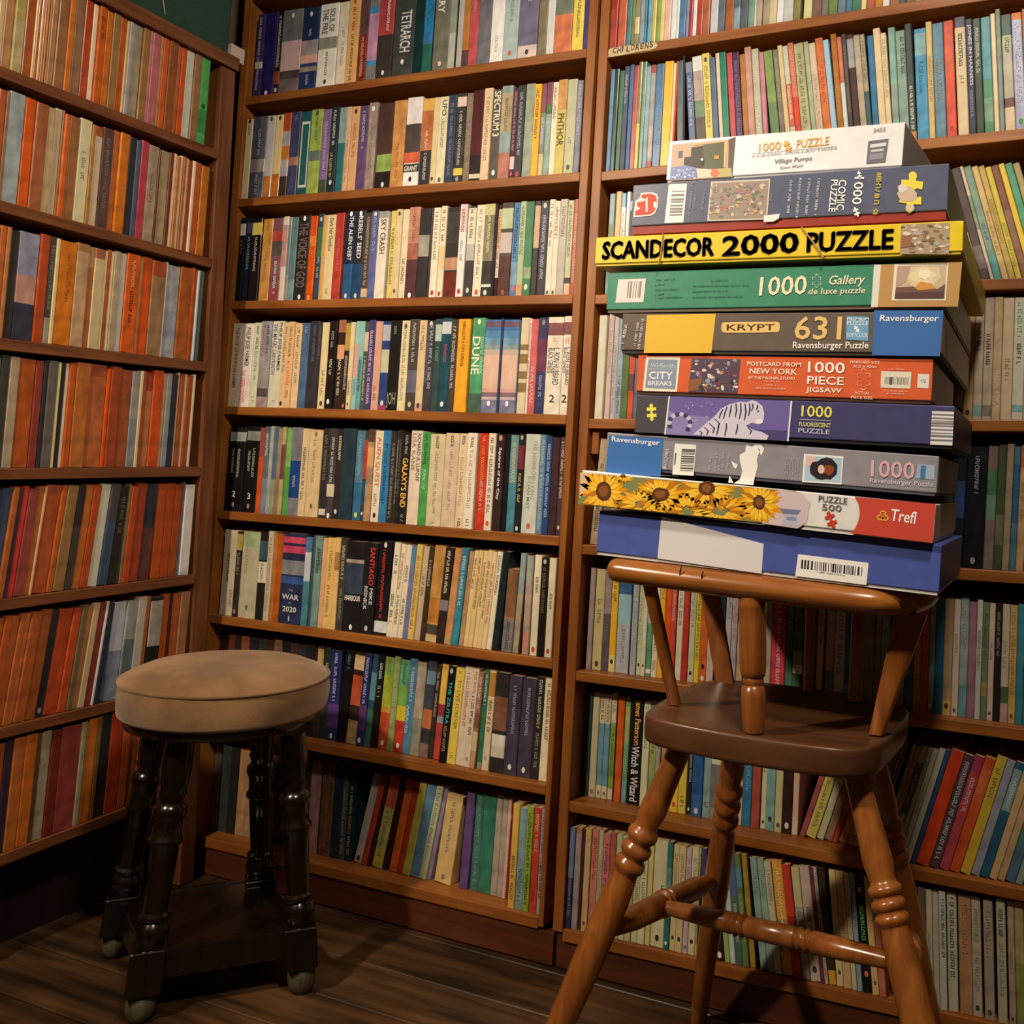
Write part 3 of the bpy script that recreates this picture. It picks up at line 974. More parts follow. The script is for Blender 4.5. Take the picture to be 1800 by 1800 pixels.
ROWM(6, """@370,5.625 70 c8b898 ~433:28:60:-8 ~987:70:90:25 | 206 3a2e28 =bca858:3:22 ~a98:25:52 *a77:94 | 262 bcb494 ~b75:20:50:-22 *675:88 =a8b890:0:18 | 428 282420 =3c5c6c:10:32 =dcd4bc:34:58 ~776:36:56 | 506 c8b898 ~a98:8:90 | 560 c07838 | 598 c06018 | 664 2c3458 =d04c68:4:11 =d04c68:14:22 =8c8a90:30:46 =3c5c9c:48:56 H:THE:aaa:62:64 H:WAR:ddd:67.5:73.5 H:IN:aaa:76:78 H:2020:ddc:81:87 H:1:ddd:91:97 |
884 4c8c98 =5c88b0:0:16 =c8ccd0:17:50 | 946 4c5860 | 982 7ca098 ~354:13:42 ~354:15:40:24 | 1050 dcac80 | 1096 e8bc70 ~a85:10:90 | 1178 e8c078 =b8884c:16:36 | 1224 48443c ~ccb:8:46 ~998:55:90 | 1288 1c1a1c =bca890:20:24 =3c485c:24:58 H:HARBOUR:eed:60:66 *eee:95 | 1468 1e1a1a T:SANTIAGO:d44:5:47:14:36 T:MIKE:ddd:50:68:20:24 T:RESNICK:ddd:48:74:-20:26 *ccc:94 | 1600 1e1c20 ~e43:9:82:-6 =ddd:85:97 *ddc:4 |
@670,5.4545 /2 40 ecdfc0 ~558:12:34 ~332:55:86 | /3 100 ecdfc0 ~c44:10:50 ~332:55:86 | 148 e8dcc0 ~668:22:40 ~332:58:86 | 200 7c80b0 =5c8cb8:0:20 | 247 dcbc64 ~a85:12:90 | 306 c8b090 ~765:32:54 | 362 443424 ~cba:12:42 | 415 d09850 =c88038:54:80 =4c4840:82:92 =d0b880:93:100 | 522 382a28 ~eec:4:50 =8c8088:55:66 | /4 600 d8985c =c8b070:92:100 | 666 4c88a0 ~cee:8:60 =3894ac:64:100 | 732 c0a070 ~c73:8:72 |
776 e8c890 ~654:8:40 | 820 e4c484 ~543:8:62 | 866 e4c890 ~654:12:58 | 910 e6c88c ~543:10:70 | 954 e8cca0 ~a64:12:74 | 1000 ecdfc0 ~554:4:46 | 1050 1c2c30 | /2 1146 a8744c =8c6040:0:58 =88807c:60:100 h150 ~445:64:98 | 1247 b0a888 =98a8a8:0:40 | 1306 4c1814 | /0 1340 c0a898 =b0b0a4:0:28 =d0907c:78:96 | 1404 - | 1418 ecdfc0 T:BOB_SHAW:443:22:38:0:40 *c43:94 | 1488 28221c ~876:10:56 *bba:4 | 1554 ecdfc0 T:BOB_SHAW:443:36:52:0:40 *c43:94 | 1624 -""", d0=7)

ROWM(7, """@0,1 d25 372 3c2018 | 386 6c3424 | 400 30221c | 413 8c5030 | 427 28202c | 441 343834 | 456 3c2824 | 470 7c6040 | 484 242424 | 498 4c3028 | 512 30302c | 526 282028 |
@520,6.923 140 302824 | 186 443028 =d0a870:3:20 | 262 283834 ~cc6:16:60 | 345 2c3068 ~cce:3:58 =644080:60:86 *ddd:95 | /3 478 141414 ~688:5:22 | 592 38241c =d8b488:3:19 =c45838:25:58 =c0a068:74:100 | 720 2c3468 ~cce:4:54 =643c78:56:82 *dde:94 | 808 2c5468 =6094a0:20:50 =3c7060:60:100 | 880 241c18 ~ddd:10:28 ~bba:34:48 | /2 972 8cac54 =b0bc3c:20:54 =d89838:54:60 =c8502c:60:100 *eed:93 ~696:4:26 | 1088 98a868 ~dcb:30:70 |
1164 5ca070 =6cb080:0:28 =80b850:28:50 =d8c030:50:66 =cc4028:66:100 *eed:93 ~375:4:28 | 1276 5888a8 ~ddc:10:48 ~cef:50:80:-22 | 1374 b8a890 =989480:60:100 | /3 1486 484c58 =7894a8:10:24 =c87848:50:70 =3c3838:72:84 =907068:86:100 | 1596 403428 ~cba:8:56 | 1652 c84840 =e8b850:0:42 =a83844:42:55 =98a0a0:55:62 |
@740,6.923 d15 212 181818 T:THE_ZSUTRA:4bb:16:60:6:46 ~b97:62:90 *bbb:5 | 298 e8c858 T:TO_LIVE_FOREVER:774:12:64:8:40 ~a94:3:8 ~a94:88:96 | 402 dccab0 ~c77:6:62 | 504 dcc8ac ~c86:3:26 ~443:28:68 *998:92 | 582 a87860 ~edd:5:38 =8c5c48:42:58 =d0b888:62:82 =c89870:82:100 | /2 664 3c7c5c ~cdd:3:36 =989878:93:100 | 724 dcc8a0 =c88c40:2:26 ~543:30:62 *aa9:88 | /1 826 342c28 =885c48:24:58 =dcd4c8:62:74 =c8c0a8:74:85 | 992 484050 ~aab:10:60 =4c4454:0:8 *ddc:92 | 1148 483c50 ~aab:10:62 *ddc:93 | 1316 38302c ~ccb:3:28 ~cc9:28:52 ~998:55:90 | 1422 ecdcb8 ~554:5:62 | 1538 -""", d0=25)

ROWM(8, """@320,5.294 d36 25 5c3824 | 84 381418 | 188 c83830 | 250 98886c | 310 3c4444 | 400 2c2c2c | 470 c89868 | 550 b89474 | 675 2c2420 | 770 483830 | 868 3c5070 | 928 302420 | 1040 402c28 | 1140 a87c74 | 1238 281818 | 1252 6c4830 ~865:20:90 | 1362 1c2c38 | 1440 4c4840 ~998:20:95 | 1490 182c34 ~a98:20:95 | 1562 - |
@600,4.5 /11 84 b8aca0 *432:95 | 146 b0402c | 190 3c1a18 | /10 230 c8b048 =c86040:0:34 ~885:36:90 =b8b060:34:80 | 308 341c1c | /9 364 dc6428 | 425 b04020 | 474 c0b450 | 533 6c94b0 | 606 b8c098 ~988:4:70 | 662 9c8aa8 | /6 728 dcb878 ~988:8:66 *875:93 h164 | 858 - | /2 924 6c5084 | /1 1002 4c7c70 ~7a9:4:90 | 1066 3c8068 | 1166 b8a898 | 1217 b8a890 | 1262 d8b0a8 | 1290 a82c2c | /0 d8 1310 dcb04c ~654:50:92 | 1362 8caab4 ~677:60:94 | 1422 9cbc3c ~443:6:94 | 1474 d84834 ~eca:6:42 ~833:80:92 | 1532 acacb4 ~667:4:60 ~445:50:86 | 1586 -""", d0=36)


def ROWR(k, data, **kw):
    shelf_row('R', k, 'childrens_book', data, 'from left on %s shelf of right bookcase' % SHELF['R'][k], **kw)


ROWR(1, """@1030,4.5 178 b04030 =a83c30:0:60 | 242 cc6848 | 308 48888c | 346 7c8c4c | 372 98906c =dcc498:72:88 | 411 98a8b0 | 457 388cb8 | 474 7cacc0 | 514 d0b850 | 547 8cac5c | 577 dcc878 | 611 dcb8a8 =c87060:0:40 | 664 dce0e0 | 706 ccdcdc | 731 5480ac | 781 9890b0 | 806 a83440 | 837 dcdcdc | 869 b84c34 | 917 b86c50 | 976 c0c4c8 | 1038 60707c | 1093 a85c2c | 1162 90a8b4 =5c7480:20:80 | 1216 58606c | 1276 7ca090 | 1327 dcdcd0 | 1341 b8a894 | 1391 a89c84 | 1446 c8b894 | 1506 dcdce0 | 1558 bcc0bc | 1636 8c8454 | 1692 - | 1716 ccc890 |
@1400,4.5 118 7c5850 | 194 787468 | 248 6c8448 | 323 687c8c | 388 487c8c | 438 487c64 | 511 d8c888 | 553 b86448 | 618 c88840 | 683 dcdcd0 | 738 a86440 | 818 58687c | 868 887058 | 938 98a480 | 1000 586878 | 1060 a8884c | 1120 6c3c34 | 1180 -""", h0=192, D=0.125, d0=5, jit=6)

ROWR(2, """@1050,6 84 5c8cb0 | 131 28443c | 177 3c6c48 | 228 485c6c ~cce:8:36 | 281 486ca0 | 328 b84840 | 383 d0b850 =98844c:0:58 | 423 6ca090 | 464 98b4bc ~bcd:5:60 | 513 a8acac =b05040:0:8 =b8a8a0:60:90 =c86050:94:100 | 568 4c7ca8 ~8ac:40:80 | 653 f0b828 | 745 e8cc9c | 775 dc4828 | /-3 832 50666c | 900 241820 | /-6 m44 964 4c6490 ~dde:14:64 =8890a8:0:10 | 1036 c0a8a0 =688868:42:58 =54483c:58:100 =dcdcd8:0:14 | 1140 dccc68 ~a95:12:70 *554:6 | 1222 586c8c | 1282 d8c4a8 | 1328 24886c | 1398 d04c54 | 1463 543058 ~88a:8:90 | 1537 b87c38 | 1597 d09c8c | 1668 b8b898 ~ddd:5:86 | 1743 d0889c |
@1330,7.2 /-8 175 6c8c5c =8ca864:0:50 ~a95:20:24 | 288 8c8074 ~bb9:8:50 | 356 d0bc8c | 418 c0c0b4 =d87060:36:76 ~eec:10:70 | 488 dc4828 =d87858:0:50 ~ea9:6:44 | 562 b8b488 ~886:10:80 | 686 a8b494 | 752 ccb498 ~ba9:30:86 | 840 d87440 ~c63:24:60 | 940 98c0d8 ~cde:8:76 | /-7 1020 b87838 ~d95:30:66 | 1097 ccd4d0 =d87858:0:42 | 1156 4c4844 ~887:10:70 | 1218 4c2c28 =c8c050:82:96 =a0a0a8:4:30 | 1306 b8a890 | 1392 44606c =b0a080:0:52 ~776:6:46 | /-6 1462 3878a0 | 1545 dcc49c | 1636 dcc8a0 ~a97:6:60 =8c5c40:92:100 | /-5 m0
@1550,7.2 148 8cb4a8 =98a89c:50:80 | 238 8ca498 ~565:6:40:18 | 362 404c48 =d88848:93:100 ~eed:54:92 | /-4 452 4c98c0 =88b0b8:4:24 ~379:30:60 | 606 ccb070 ~a85:30:70 | 686 648ca0 ~987:30:70 | 828 dc5438 =e06848:20:44 *a43:93 | 958 - | 972 d0bc94 =585464:0:9 ~343:14:44 ~998:50:58 | 1112 504c60 T:JONES_IN_HARNESS:ccd:5:58:4:58 ~99b:62:86 | 1203 44503c ~ccb:8:48 | 1306 58906c =5898a0:0:54 =78a07c:70:90 | 1433 dcc4a0 | 1498 80908c =80987c:0:36 | 1566 b4ac90 =50645c:0:18 =80544c:72:80 =d0b898:80:100 ~474:20:34 | 1700 a8acc8 =e88020:0:6 =b0b0c8:40:80 *484:93 ~bbd:10:80 | 1836 b07848 | 1920 -""", h0=190, D=0.125, d0=5, jit=7)

ROWR(3, """@1000,6.925 d12 425 6c8c8c =98a08c:30:66 =80a8a4:86:100 | 510 - | m100 542 dcb480 =d89060:70:100 | 612 dcd8c8 =3c8cb0:0:14 =3c8cb0:76:100 ~888:20:70 | 674 d8d4d0 | 720 - | m0
@1580,6.923 #from_box_pile_on_third_shelf_of_right_bookcase /-16 400 b8b8b0 | 500 a0a098 | 600 c0bca0 | 720 b0a878 | 900 b0a060 | 958 dccfa4 | 1005 5c4c4c =80746c:70:90 | 1118 ccbca8 =98a888:26:56 | 1165 8ca898 =68a8a8:78:100 ~667:50:66 | 1262 d0b078 ~985:40:80 | 1346 ccac60 ~984:30:70 | 1428 ccbc48 ~885:50:90 | 1506 98705c =8c5c4c:0:40 | 1600 e0c048 | 1680 58a080 | 1780 b0a060 | 1870 -""", h0=188, D=0.125, d0=6, jit=3)

ROWR(4, """@1000,3.75 163 d8d0b8 | 216 - | 228 ccb4ac ~998:6:60 | 263 c0b4b8 ~999:20:96 | 295 a0b4bc ~556:60:96 | 332 647848 | 378 dc5c40 =6c3c34:58:74 ~b43:6:54 | 416 6c7c8c | 445 98886c | 480 -  |
@1640,6.667 #from_box_pile_on_fourth_shelf_of_right_bookcase 120 98a090 | 180 b0a064 | 236 a8947c =4c2c24:90:97 | 342 c09868 *433:94 | 458 bca890 =88a0a0:88:97 ~433:20:44 | 566 bca890 ~433:30:56 =887c70:88:97 | 680 c8ac84 ~dcb:60:90 | 785 ccb494 ~a96:50:70 | 916 ccc8b0 ~7b9:4:34 ~444:38:56 =8cb0b0:88:94 | 1052 d0b49c | 1136 bcb0a8 | 1220 -""", h0=188, D=0.125, d0=6, jit=3)

ROWR(5, """@1000,3.75 /3 138 c0a888 ~443:20:90 | 196 7c7468 | 250 a89880 | 300 8c8878 | 350 - |
@1640,6.43 /1 #from_box_pile_on_fifth_shelf_of_right_bookcase -60 5c5040 | 60 303438 | 198 16202c =28406c:30:60 | 325 15151a ~99a:8:40 *887:94 | 560 806c68 =4c7850:20:54 =6c8c74:40:60 | 676 445030 =707050:56:80 | 773 a08c70 | 856 507888 =2c6084:14:62 | 930 c09c68 =b06848:0:18 ~875:30:60 | 1022 b06c44 | 1100 -""", h0=188, D=0.125, d0=10, jit=3)

ROWR(6, """@1000,5.4545 d24 158 ac9c98 | 211 ccbc88 ~886:30:56 *443:94 | 302 6c5c68 =a89498:0:44 ~876:50:70 | 370 f0bc2c ~443:4:36 =ecd898:84:100 *333:90 | 436 b8bcc0 =3c70a0:0:24 =a0c8d4:24:52 ~99a:54:92 | 562 283c4c | 577 b4bcc0 ~9aa:5:90 | 633 ccd0ac ~aa9:5:70 *543:90 | 682 dcdcc4 ~554:4:20 *654:90 | 726 6cac84 =b0ccc4:0:50 =eee:93:97 | 778 ecdfc0 ~543:50:76 ~887:84:95 | 834 f0bc2c ~875:3:24 |
890 e85c20 | 947 dc5040 ~ecc:3:44 | 1002 dcd8c0 ~887:5:50 | 1064 cc3c34 ~d66:5:40 | 1124 c8cca8 ~aa9:5:50 *332:92 | 1185 e0c83c ~553:5:80 | 1236 dc6c30 *322:84 *ddd:95 | 1308 ccb8b0 | 1380 28303c | 1470 b4b4b4 ~878:6:36 | 1530 b8b0b4 ~c89:5:56 | 1588 cca88c =8c5c4c:0:40 | 1650 443c3c ~ddc:3:12 |
@1320,3.75 10 90806c | 60 b0a890 | 120 cc3c50 ~ecc:8:94 | 215 4c7860 =3c6c58:50:80 ~9b9:20:40 | 266 4c6c54 =a0a894:0:20 =90a050:60:72 =dcdcd0:72:80 | 331 ccccc4 | 356 6c4830 | 418 d0b080 ~653:4:52 | 466 201c1c | 478 c8a890 =6890a0:74:100 | 534 c0c0c0 T:WOLF_KING:989:14:76:0:44 ~887:92:97 | 608 3c6ca0 =5c94b8:84:94 | 658 98746c | 728 8c8878 | 798 a08870 | 842 7ca0a8 | 900 506c8c | 958 a09890 | 1002 507898 | 1058 cc8c50 | 1110 c85c30 | 1156 90a090 =a0b0b0:60:80 *ddd:94 | 1198 2c7094 | 1255 bc9c74 =d0b060:86:100 *443:92 | 1314 ccb8a4 ~998:30:50 *554:95 | 1360 98aca0 =70a0a0:74:100 ~a9a:8:44 | 1416 a07480 | 1468 c0bcb0 ~665:26:60 | 1507 70845c =a89858:68:80 ~454:10:50 | 1549 ccb4a0 ~776:34:50 *544:94 | 1590 2c2420 ~a98:8:46 | 1636 c0b098 =587050:70:84 =c8a090:84:100 ~aa8:30:56 | 1688 ccac64 ~a84:6:76 *643:94 | 1738 3c8c98 | 1788 4c9088 | 1840 -""", h0=178, D=0.115, d0=24, jit=3)

ROWR(7, """@990,5.4545 d40 168 344c40 | 233 c8bc98 *776:95 | 300 d8ccac ~654:2:26 =78a8c0:28:88 *776:95 | 354 d8ccac ~654:2:26 =78a8c0:28:88 *776:95 | 408 d8ccac ~887:4:18 =98b44c:28:90 ~474:38:78 | 462 481c18 | 470 e86828 | 542 80b490 =b0bc78:10:44 =78b8b8:80:100 | 594 161414 T:James_Patterson:fb6:3:45:4:56 T:Witch_&_Wizard:eee:46:97:4:56 | 722 dcdcb8 ~998:5:48 | 792 a8b870 ~664:20:50 | 858 b8b0a8 ~557:10:44 | 904 c09878 | 952 dcd0a8 *543:94 | 1010 ecc840 ~764:50:76 *c64:93 | 1088 e0cc50 ~654:84:96 | 1166 303030 ~ccc:4:70:10 *ddd:95 |
1212 3c70b0 =3468a8:20:80 *dcd:95 H:2:eee:2:6 | 1318 98b8b8 =a8a8b4:0:44 ~565:86:92 | 1392 a89888 =d8dcc0:0:50 =88807c:50:90 | 1484 d0b08c | 1560 c8b898 | 1620 b0a080 | 1664 e8c8a8 | 1704 3c84b4 ~8bd:4:70 |
@1280,6.4286 246 b85848 =a8544c:0:30 | 346 d8d8b4 ~775:5:50 *554:94 | 412 8cbcb8 ~697:5:40 *443:90 | 512 ccc898 ~b97:5:40 *554:94 | 598 38241c ~985:5:38 *ddd:93 | 705 dccfb0 =c8c8c0:6:40 =dcb8a4:40:84 | 778 - | /16 796 ac5c5c | 864 ccc060 ~885:20:92 | 985 bcbc9c ~665:10:44 | 1072 a86858 =98785c:60:100 | 1168 bc4c30 | 1230 d08c3c | 1340 dcb080 *544:92 | 1405 ccc8c0 | 1470 7c6c50 | 1560 90806c | 1612 7c8490 | 1640 - |
@1550,6.667 /15 #from_chair_leg_on_seventh_shelf_of_right_bookcase d14 -56 a89880 ~776:10:50 | -10 a88060 ~876:8:50 | 50 4c5448 =c0b078:0:14 =b89870:60:84 ~bba:14:54 | 120 b8b090 ~585:4:30 | 180 b8b4a0 ~887:30:60 | 250 bcb8a0 =b8c0a0:50:70 | 328 34507c | 388 d84820 | 548 584444 ~ccd:6:92 | 665 c04c50 =b04060:0:14 ~dcb:16:50 | 785 d85c2c =e07040:10:40 | 912 d0b03c ~975:10:36 | 1036 a0a4b0 | 1142 2c647c =8cb0b0:6:42 ~dee:14:40 | 1250 d0ac78 | 1348 ccac7c | 1440 4c8480 =58788c:70:100 | 1560 98a898 | 1650 8c7c5c | 1750 -""", h0=182, D=0.115, d0=40, jit=3)

ROWR(8, """@970,5.143 d8 108 343c60 =7484a8:0:50 ~99c:5:90 | 167 b09ca0 =c88060:0:5 | 224 4c2c20 | 256 d0b078 ~ca8:6:20 *654:92 | 312 dc8878 ~a54:8:50 | 376 b8bc90 ~998:30:70 | 420 dc7c84 ~944:10:60 | 484 b86850 | 540 c0c098 | 596 d0ccb0 | 650 ccbc80 ~998:5:90 | 710 d0cca0 ~887:6:60 | 768 dcd8b0 ~998:5:80 | 834 dccc80 | 882 dcd4ac ~665:42:64:25 *332:92 | 1003 3c8080 =70a098:24:50 *dff:94 | 1054 dcc898 ~b96:8:50 *443:88 | 1111 dcc898 ~b96:8:50 *443:88 | 1175 ccbcc0 ~999:10:60 *776:94 | 1224 dcd4ac ~aa9:8:60 *332:88 | 1288 ccc068 ~884:6:90 | 1345 - | /-8 1400 505080 =9890a8:70:100 | 1476 341c30 *fff:95 | 1562 a8c468 | 1612 d0dcd8 *dee:92 |
@1240,5.294 284 587868 =607ca0:0:40 ~ddd:46:80 | 350 708c50 =6898b0:12:30 ~ccb:36:78 | 412 b8983c | 470 181414 | /-9 510 98b8b0 ~6a9:14:34 | 580 a0bcac ~8a9:14:34 | 646 ccc8a8 ~a98:8:40 | 716 e8a848 =c09060:52:80 ~fe9:6:60 | 818 d84430 =b03430:46:78 | 898 b0aca0 =ccc898:0:36 ~776:40:60 | 980 ccb8a8 ~777:36:72 *444:90 | 1078 803850 | 1112 c0bca8 ~554:5:94 | 1148 3c3424 =e0a838:88:100 | /-7 1220 dcc88c *654:88 | 1288 d0b080 ~b96:20:80 | 1367 d0c8a0 ~a99:8:60 | 1416 98b0c0 ~677:8:46 | 1468 181818 ~6c7:26:56 *e76:12 *e76:84 | 1555 dcbc78 *664:90 | 1622 c87858 =d8b090:0:30 | 1690 - |
@1580,6.43 /-3 #from_chair_leg_on_bottom_shelf_of_right_bookcase -60 a88860 | 30 908468 | 120 98784c | 228 806c54 | 322 d0c8a0 ~998:36:60 | 392 c8bca4 | 466 d0d0c0 ~454:4:56:10 | 548 - | 560 d0ccac ~454:4:72 | 672 - | 688 c89868 ~b87:8:50 | 838 c8b49c ~998:10:40 ~a99:46:80 *443:93 | 946 - | 974 c0a890 ~a98:10:50 *554:94 | 1088 - | 1122 c0b898 ~443:8:32 ~998:36:80 | 1232 - | 1250 c8a890 ~998:40:60 *544:96 | 1330 b8a870 =98a050:50:100 | 1440 a09060 | 1540 -""", h0=172, D=0.115, d0=8, jit=3)


def ROWL(k, data, **kw):
    shelf_row('L', k, 'vintage_paperback', data, 'from left on %s shelf of left bookcase' % SHELF['L'][k], **kw)


GL = 1.0
ROWL(1, """@0,4.2857 -230 c87838 | -190 a89068 | -140 c06830 | -90 c8985c | -40 d0b080 | 8 c08858 | 78 b8a458 =c0ac78:50:100 | 158 b05828 | 226 dca868 | 248 c88038 | 270 dca880 | 292 c87838 | 312 e0b078 | 334 c08040 | 352 c08858 | 398 a06c40 | 475 d87820 | 522 987050 | 594 c04818 | 657 ecd4b0 | 695 d06010 ~832:10:36 | 752 d87018 | 802 a07840 | 862 cc6018 | 910 d8b478 | 928 b0a8a0 | 955 a89c84 | 1030 a0743c | 1084 d88088 | 1102 c07074 | 1164 c88858 | 1184 d86018 | 1228 985828 | 1298 c86c38 | 1324 d85818 | 1366 c8ccb8 | 1424 a07048 | 1478 50b058 =3c9448:60:88 *142:56 | 1542 -""", h0=173, jit=2, gain=GL, d0=5)
ROWL(2, """@0,4.2857 -230 b06030 | -180 a08058 | -130 d06818 | -80 b05c30 | -20 a07048 | 8 a0acac | 128 dc5c10 | 208 a86038 | 302 c8a878 | 360 c8b090 | 414 a87848 | 430 d86420 | 472 a06838 | 548 d8cca0 ~887:30:60 | 638 b88038 | 668 d0b898 =b06030:0:10 | 724 604440 ~877:10:80 | 808 c06828 | 850 d87818 | 922 2c3038 | 974 506078 | 1012 c04050 |
@0,4.2857 1068 b0987c ~776:30:60 | 1146 6c3420 | 1162 b09c78 | 1230 7c3020 | 1260 e8c898 | 1282 c07840 | 1310 e8c898 | 1332 b86838 | 1356 e8c8a0 | 1376 b05028 | 1408 ecd4b8 | 1432 c86020 | 1476 c87820 | 1534 -""", h0=180, gain=GL, d0=5)
ROWL(3, """@0,4.2857 -230 c86028 | -180 b08050 | -120 d87020 | -70 c06830 | -20 c88048 | 18 383430 | 86 8c8c9c =9898b0:0:40 =c09080:40:66 =34384c:66:100 | 242 b84c20 | 316 484440 =a8a08c:76:100 ~998:8:70 | 360 e0c890 | 392 dc7c18 ~b64:10:60:10 | 518 c8a478 =b08048:0:8 | 616 b86838 =c09060:0:20 | 658 ccb888 =a86848:0:10 | 736 e8d8a0 | 756 b05830 | 786 e4d098 | 808 bca888 | 854 c0b8a8 | 903 dc6018 ~421:38:70 ~fb8:6:34 | 1004 b88050 | 1028 e05810 =c84c18:0:14 | 1098 a07c58 =b05028:0:16 | 1204 e4e0d0 | 1221 acb0b4 =9ca0b4:50:80 | 1312 b06028 | 1400 d86828 | 1420 b04c20 | 1442 d4d4d0 | 1458 587074 | 1492 -""", h0=180, gain=GL, d0=5)
ROWL(4, """@0,4.2857 -230 c06028 | -170 b85020 | -110 687868 | -60 404038 | 8 b8a488 | 84 b85820 | 206 943c30 | 268 303038 | 302 6c6460 | 376 dcd090 | 400 302c34 | 438 e0c8a8 | 463 c85c20 | 515 c07030 | 622 c06838 =a85030:0:12 | 752 e85c18 | 782 a84c28 | 858 a85430 | 942 909498 =a0a098:0:50 | 1002 e0c8a0 | 1027 b86030 | 1060 c07c50 =a04c28:0:20 | 1106 d85420 | 1182 c8986c | 1206 98a0a4 | 1248 303440 | 1293 e0b890 | 1310 a85830 | 1343 e4c4a0 | 1361 a85020 | 1403 e4ccb0 | 1424 -""", h0=180, gain=GL, d0=5)
ROWL(5, """/4 @0,4.2857 -240 384060 | -180 303858 | -110 40506c | -30 b86830 | 20 483440 | 54 dc4038 | 98 9c4840 | 174 c06c30 | 220 e4b488 | 240 b85830 | 350 c86428 | 393 a07848 | 478 44403c =302c30:0:40 | 538 c87030 | 597 c05020 | 658 d0d0b8 | 732 405470 =504c50:0:36 | 804 2c2a28 ~776:10:50 | /2 892 907850 | 915 c05020 | 964 a84424 | 1034 303840 =643c38:46:100 | /1 1134 c05420 | 1204 b84c1c | 1266 b05024 | 1324 6c6068 | /0 1352 e4e0dc =c8c8cc:96:100 | 1424 -""", h0=180, gain=GL, d0=5)
ROWL(6, """/5 @0,4.2857 -240 b05828 | -180 c06830 | -110 c05c28 | -50 c86c38 | 14 c06830 | 60 d88048 | 98 b86030 | 182 a85828 | 260 343438 *aaa:94 | 326 c04c24 | 430 c85428 | 494 7c6848 | 542 c88850 | 582 ccb088 | 634 8c3c30 | 684 e4dcd8 | 704 2c3444 | /2 784 8c94a8 =c0c0c8:0:50 | 880 a8a8a0 =687478:40:80 | 962 c0b8a8 | 1030 c87038 | /1 1074 282420 =b0a898:4:52 | 1170 c86030 | 1226 3c2018 | 1240 c06030 | 1300 a87850 | 1370 -""", h0=180, gain=GL, d0=5)
ROWL(7, """/1 @0,4.2857 -240 a85428 | -170 983c30 | -100 b05828 | -40 3c3040 | 22 c87030 | 112 d07028 | 203 6c5030 | 246 b0a080 | 320 7c3024 | 392 984038 | 542 a89c78 | 582 a87038 | 602 d87828 | 668 805c38 | 703 282a28 | 774 b84420 | 872 c05828 | 936 a85830 | 1000 b86038 | 1062 504840 | 1122 a85430 | 1190 b86c40 | 1250 98583c | 1330 -""", h0=180, gain=GL, d0=5)

# ------------------------------------------------------------------ sign on the upper shelf of the right bookcase
M_SIGN = paper('cbb48c', 0.6)
mb = MB()
sg = [(1071, 86.5), (1078, 84), (1120, 77.5), (1150, 74), (1155, 76.5), (1156, 80), (1152, 85), (1140, 88.5), (1122, 91), (1104, 95), (1090, 97.5), (1078, 99.5), (1070, 100), (1069, 93)]
P = [at_y(x, y, YM - 0.0012) for x, y in sg]
mb.face([tuple(p) for p in P][::-1], M_SIGN)
for i in range(len(P)):
    a, b = P[i], P[(i + 1) % len(P)]
    mb.face([a, b, b + np.array([0, 0.001, 0]), a + np.array([0, 0.001, 0])], M_SIGN)
sign = mb.build('shelf_sign')
tag(sign, 'small torn cream card sign hand-lettered CHILDRENS on upper shelf edge of right bookcase', 'sign')
mb = MB()
for i, ch in enumerate('CHILDRENS'):
    x0 = 1076.5 + i * 8.1
    y0 = 94.2 - i * 1.28 + (0.8 if i % 2 else -0.4)
    hh = 9.5 + (i % 3) * 0.7
    o_, a_, b_ = at_y(x0, y0, YM - 0.0016), at_y(x0 + (6.2 if ch != 'I' else 2.2), y0 - 1.0, YM - 0.0016), at_y(x0 + 1.2, y0 - hh, YM - 0.0016)
    put_text(mb, ch, o_, a_ - o_, b_ - o_, ink('3a2a18'))
mb.build('lettering', sign)

# ------------------------------------------------------------------ jigsaw boxes
YF = 1.08


def crop(x0, y0, s):
    return lambda X, Y: (x0 + X / s, y0 + Y / s)


CV, CS, CT = crop(1160, 200, 3.913), crop(1040, 380, 5), crop(1380, 360, 4.737)
CK, CZ, CG, CN = crop(1070, 540, 5.4545), crop(1380, 540, 5.294), crop(1010, 690, 4.615), crop(1340, 760, 5)
CD, CE, CL2 = crop(1000, 280, 6.925), crop(1580, 240, 6.923), crop(1040, 880, 2.727)


def piece_outline(n=7):
    """outline of a jigsaw piece, about -1..1"""
    pts = []

    def side(tabdir):
        out = [(-0.62, 0.0), (-0.2, 0.02 * tabdir)]
        for i in range(9):
            a = math.radians(215 - i * 31.25) if True else 0
            out.append((0.24 * math.cos(a), tabdir * (0.26 + 0.24 * math.sin(a))))
        out.append((0.2, 0.02 * tabdir))
        return out
    for q, td in ((0, 1), (1, -1), (2, 1), (3, -1)):
        an = -math.pi / 2 * q
        for x, y in side(td):
            X, Y = x, y + 0.62
            pts.append((X * math.cos(an) - Y * math.sin(an), X * math.sin(an) + Y * math.cos(an)))
    return pts


PIECE = piece_outline()


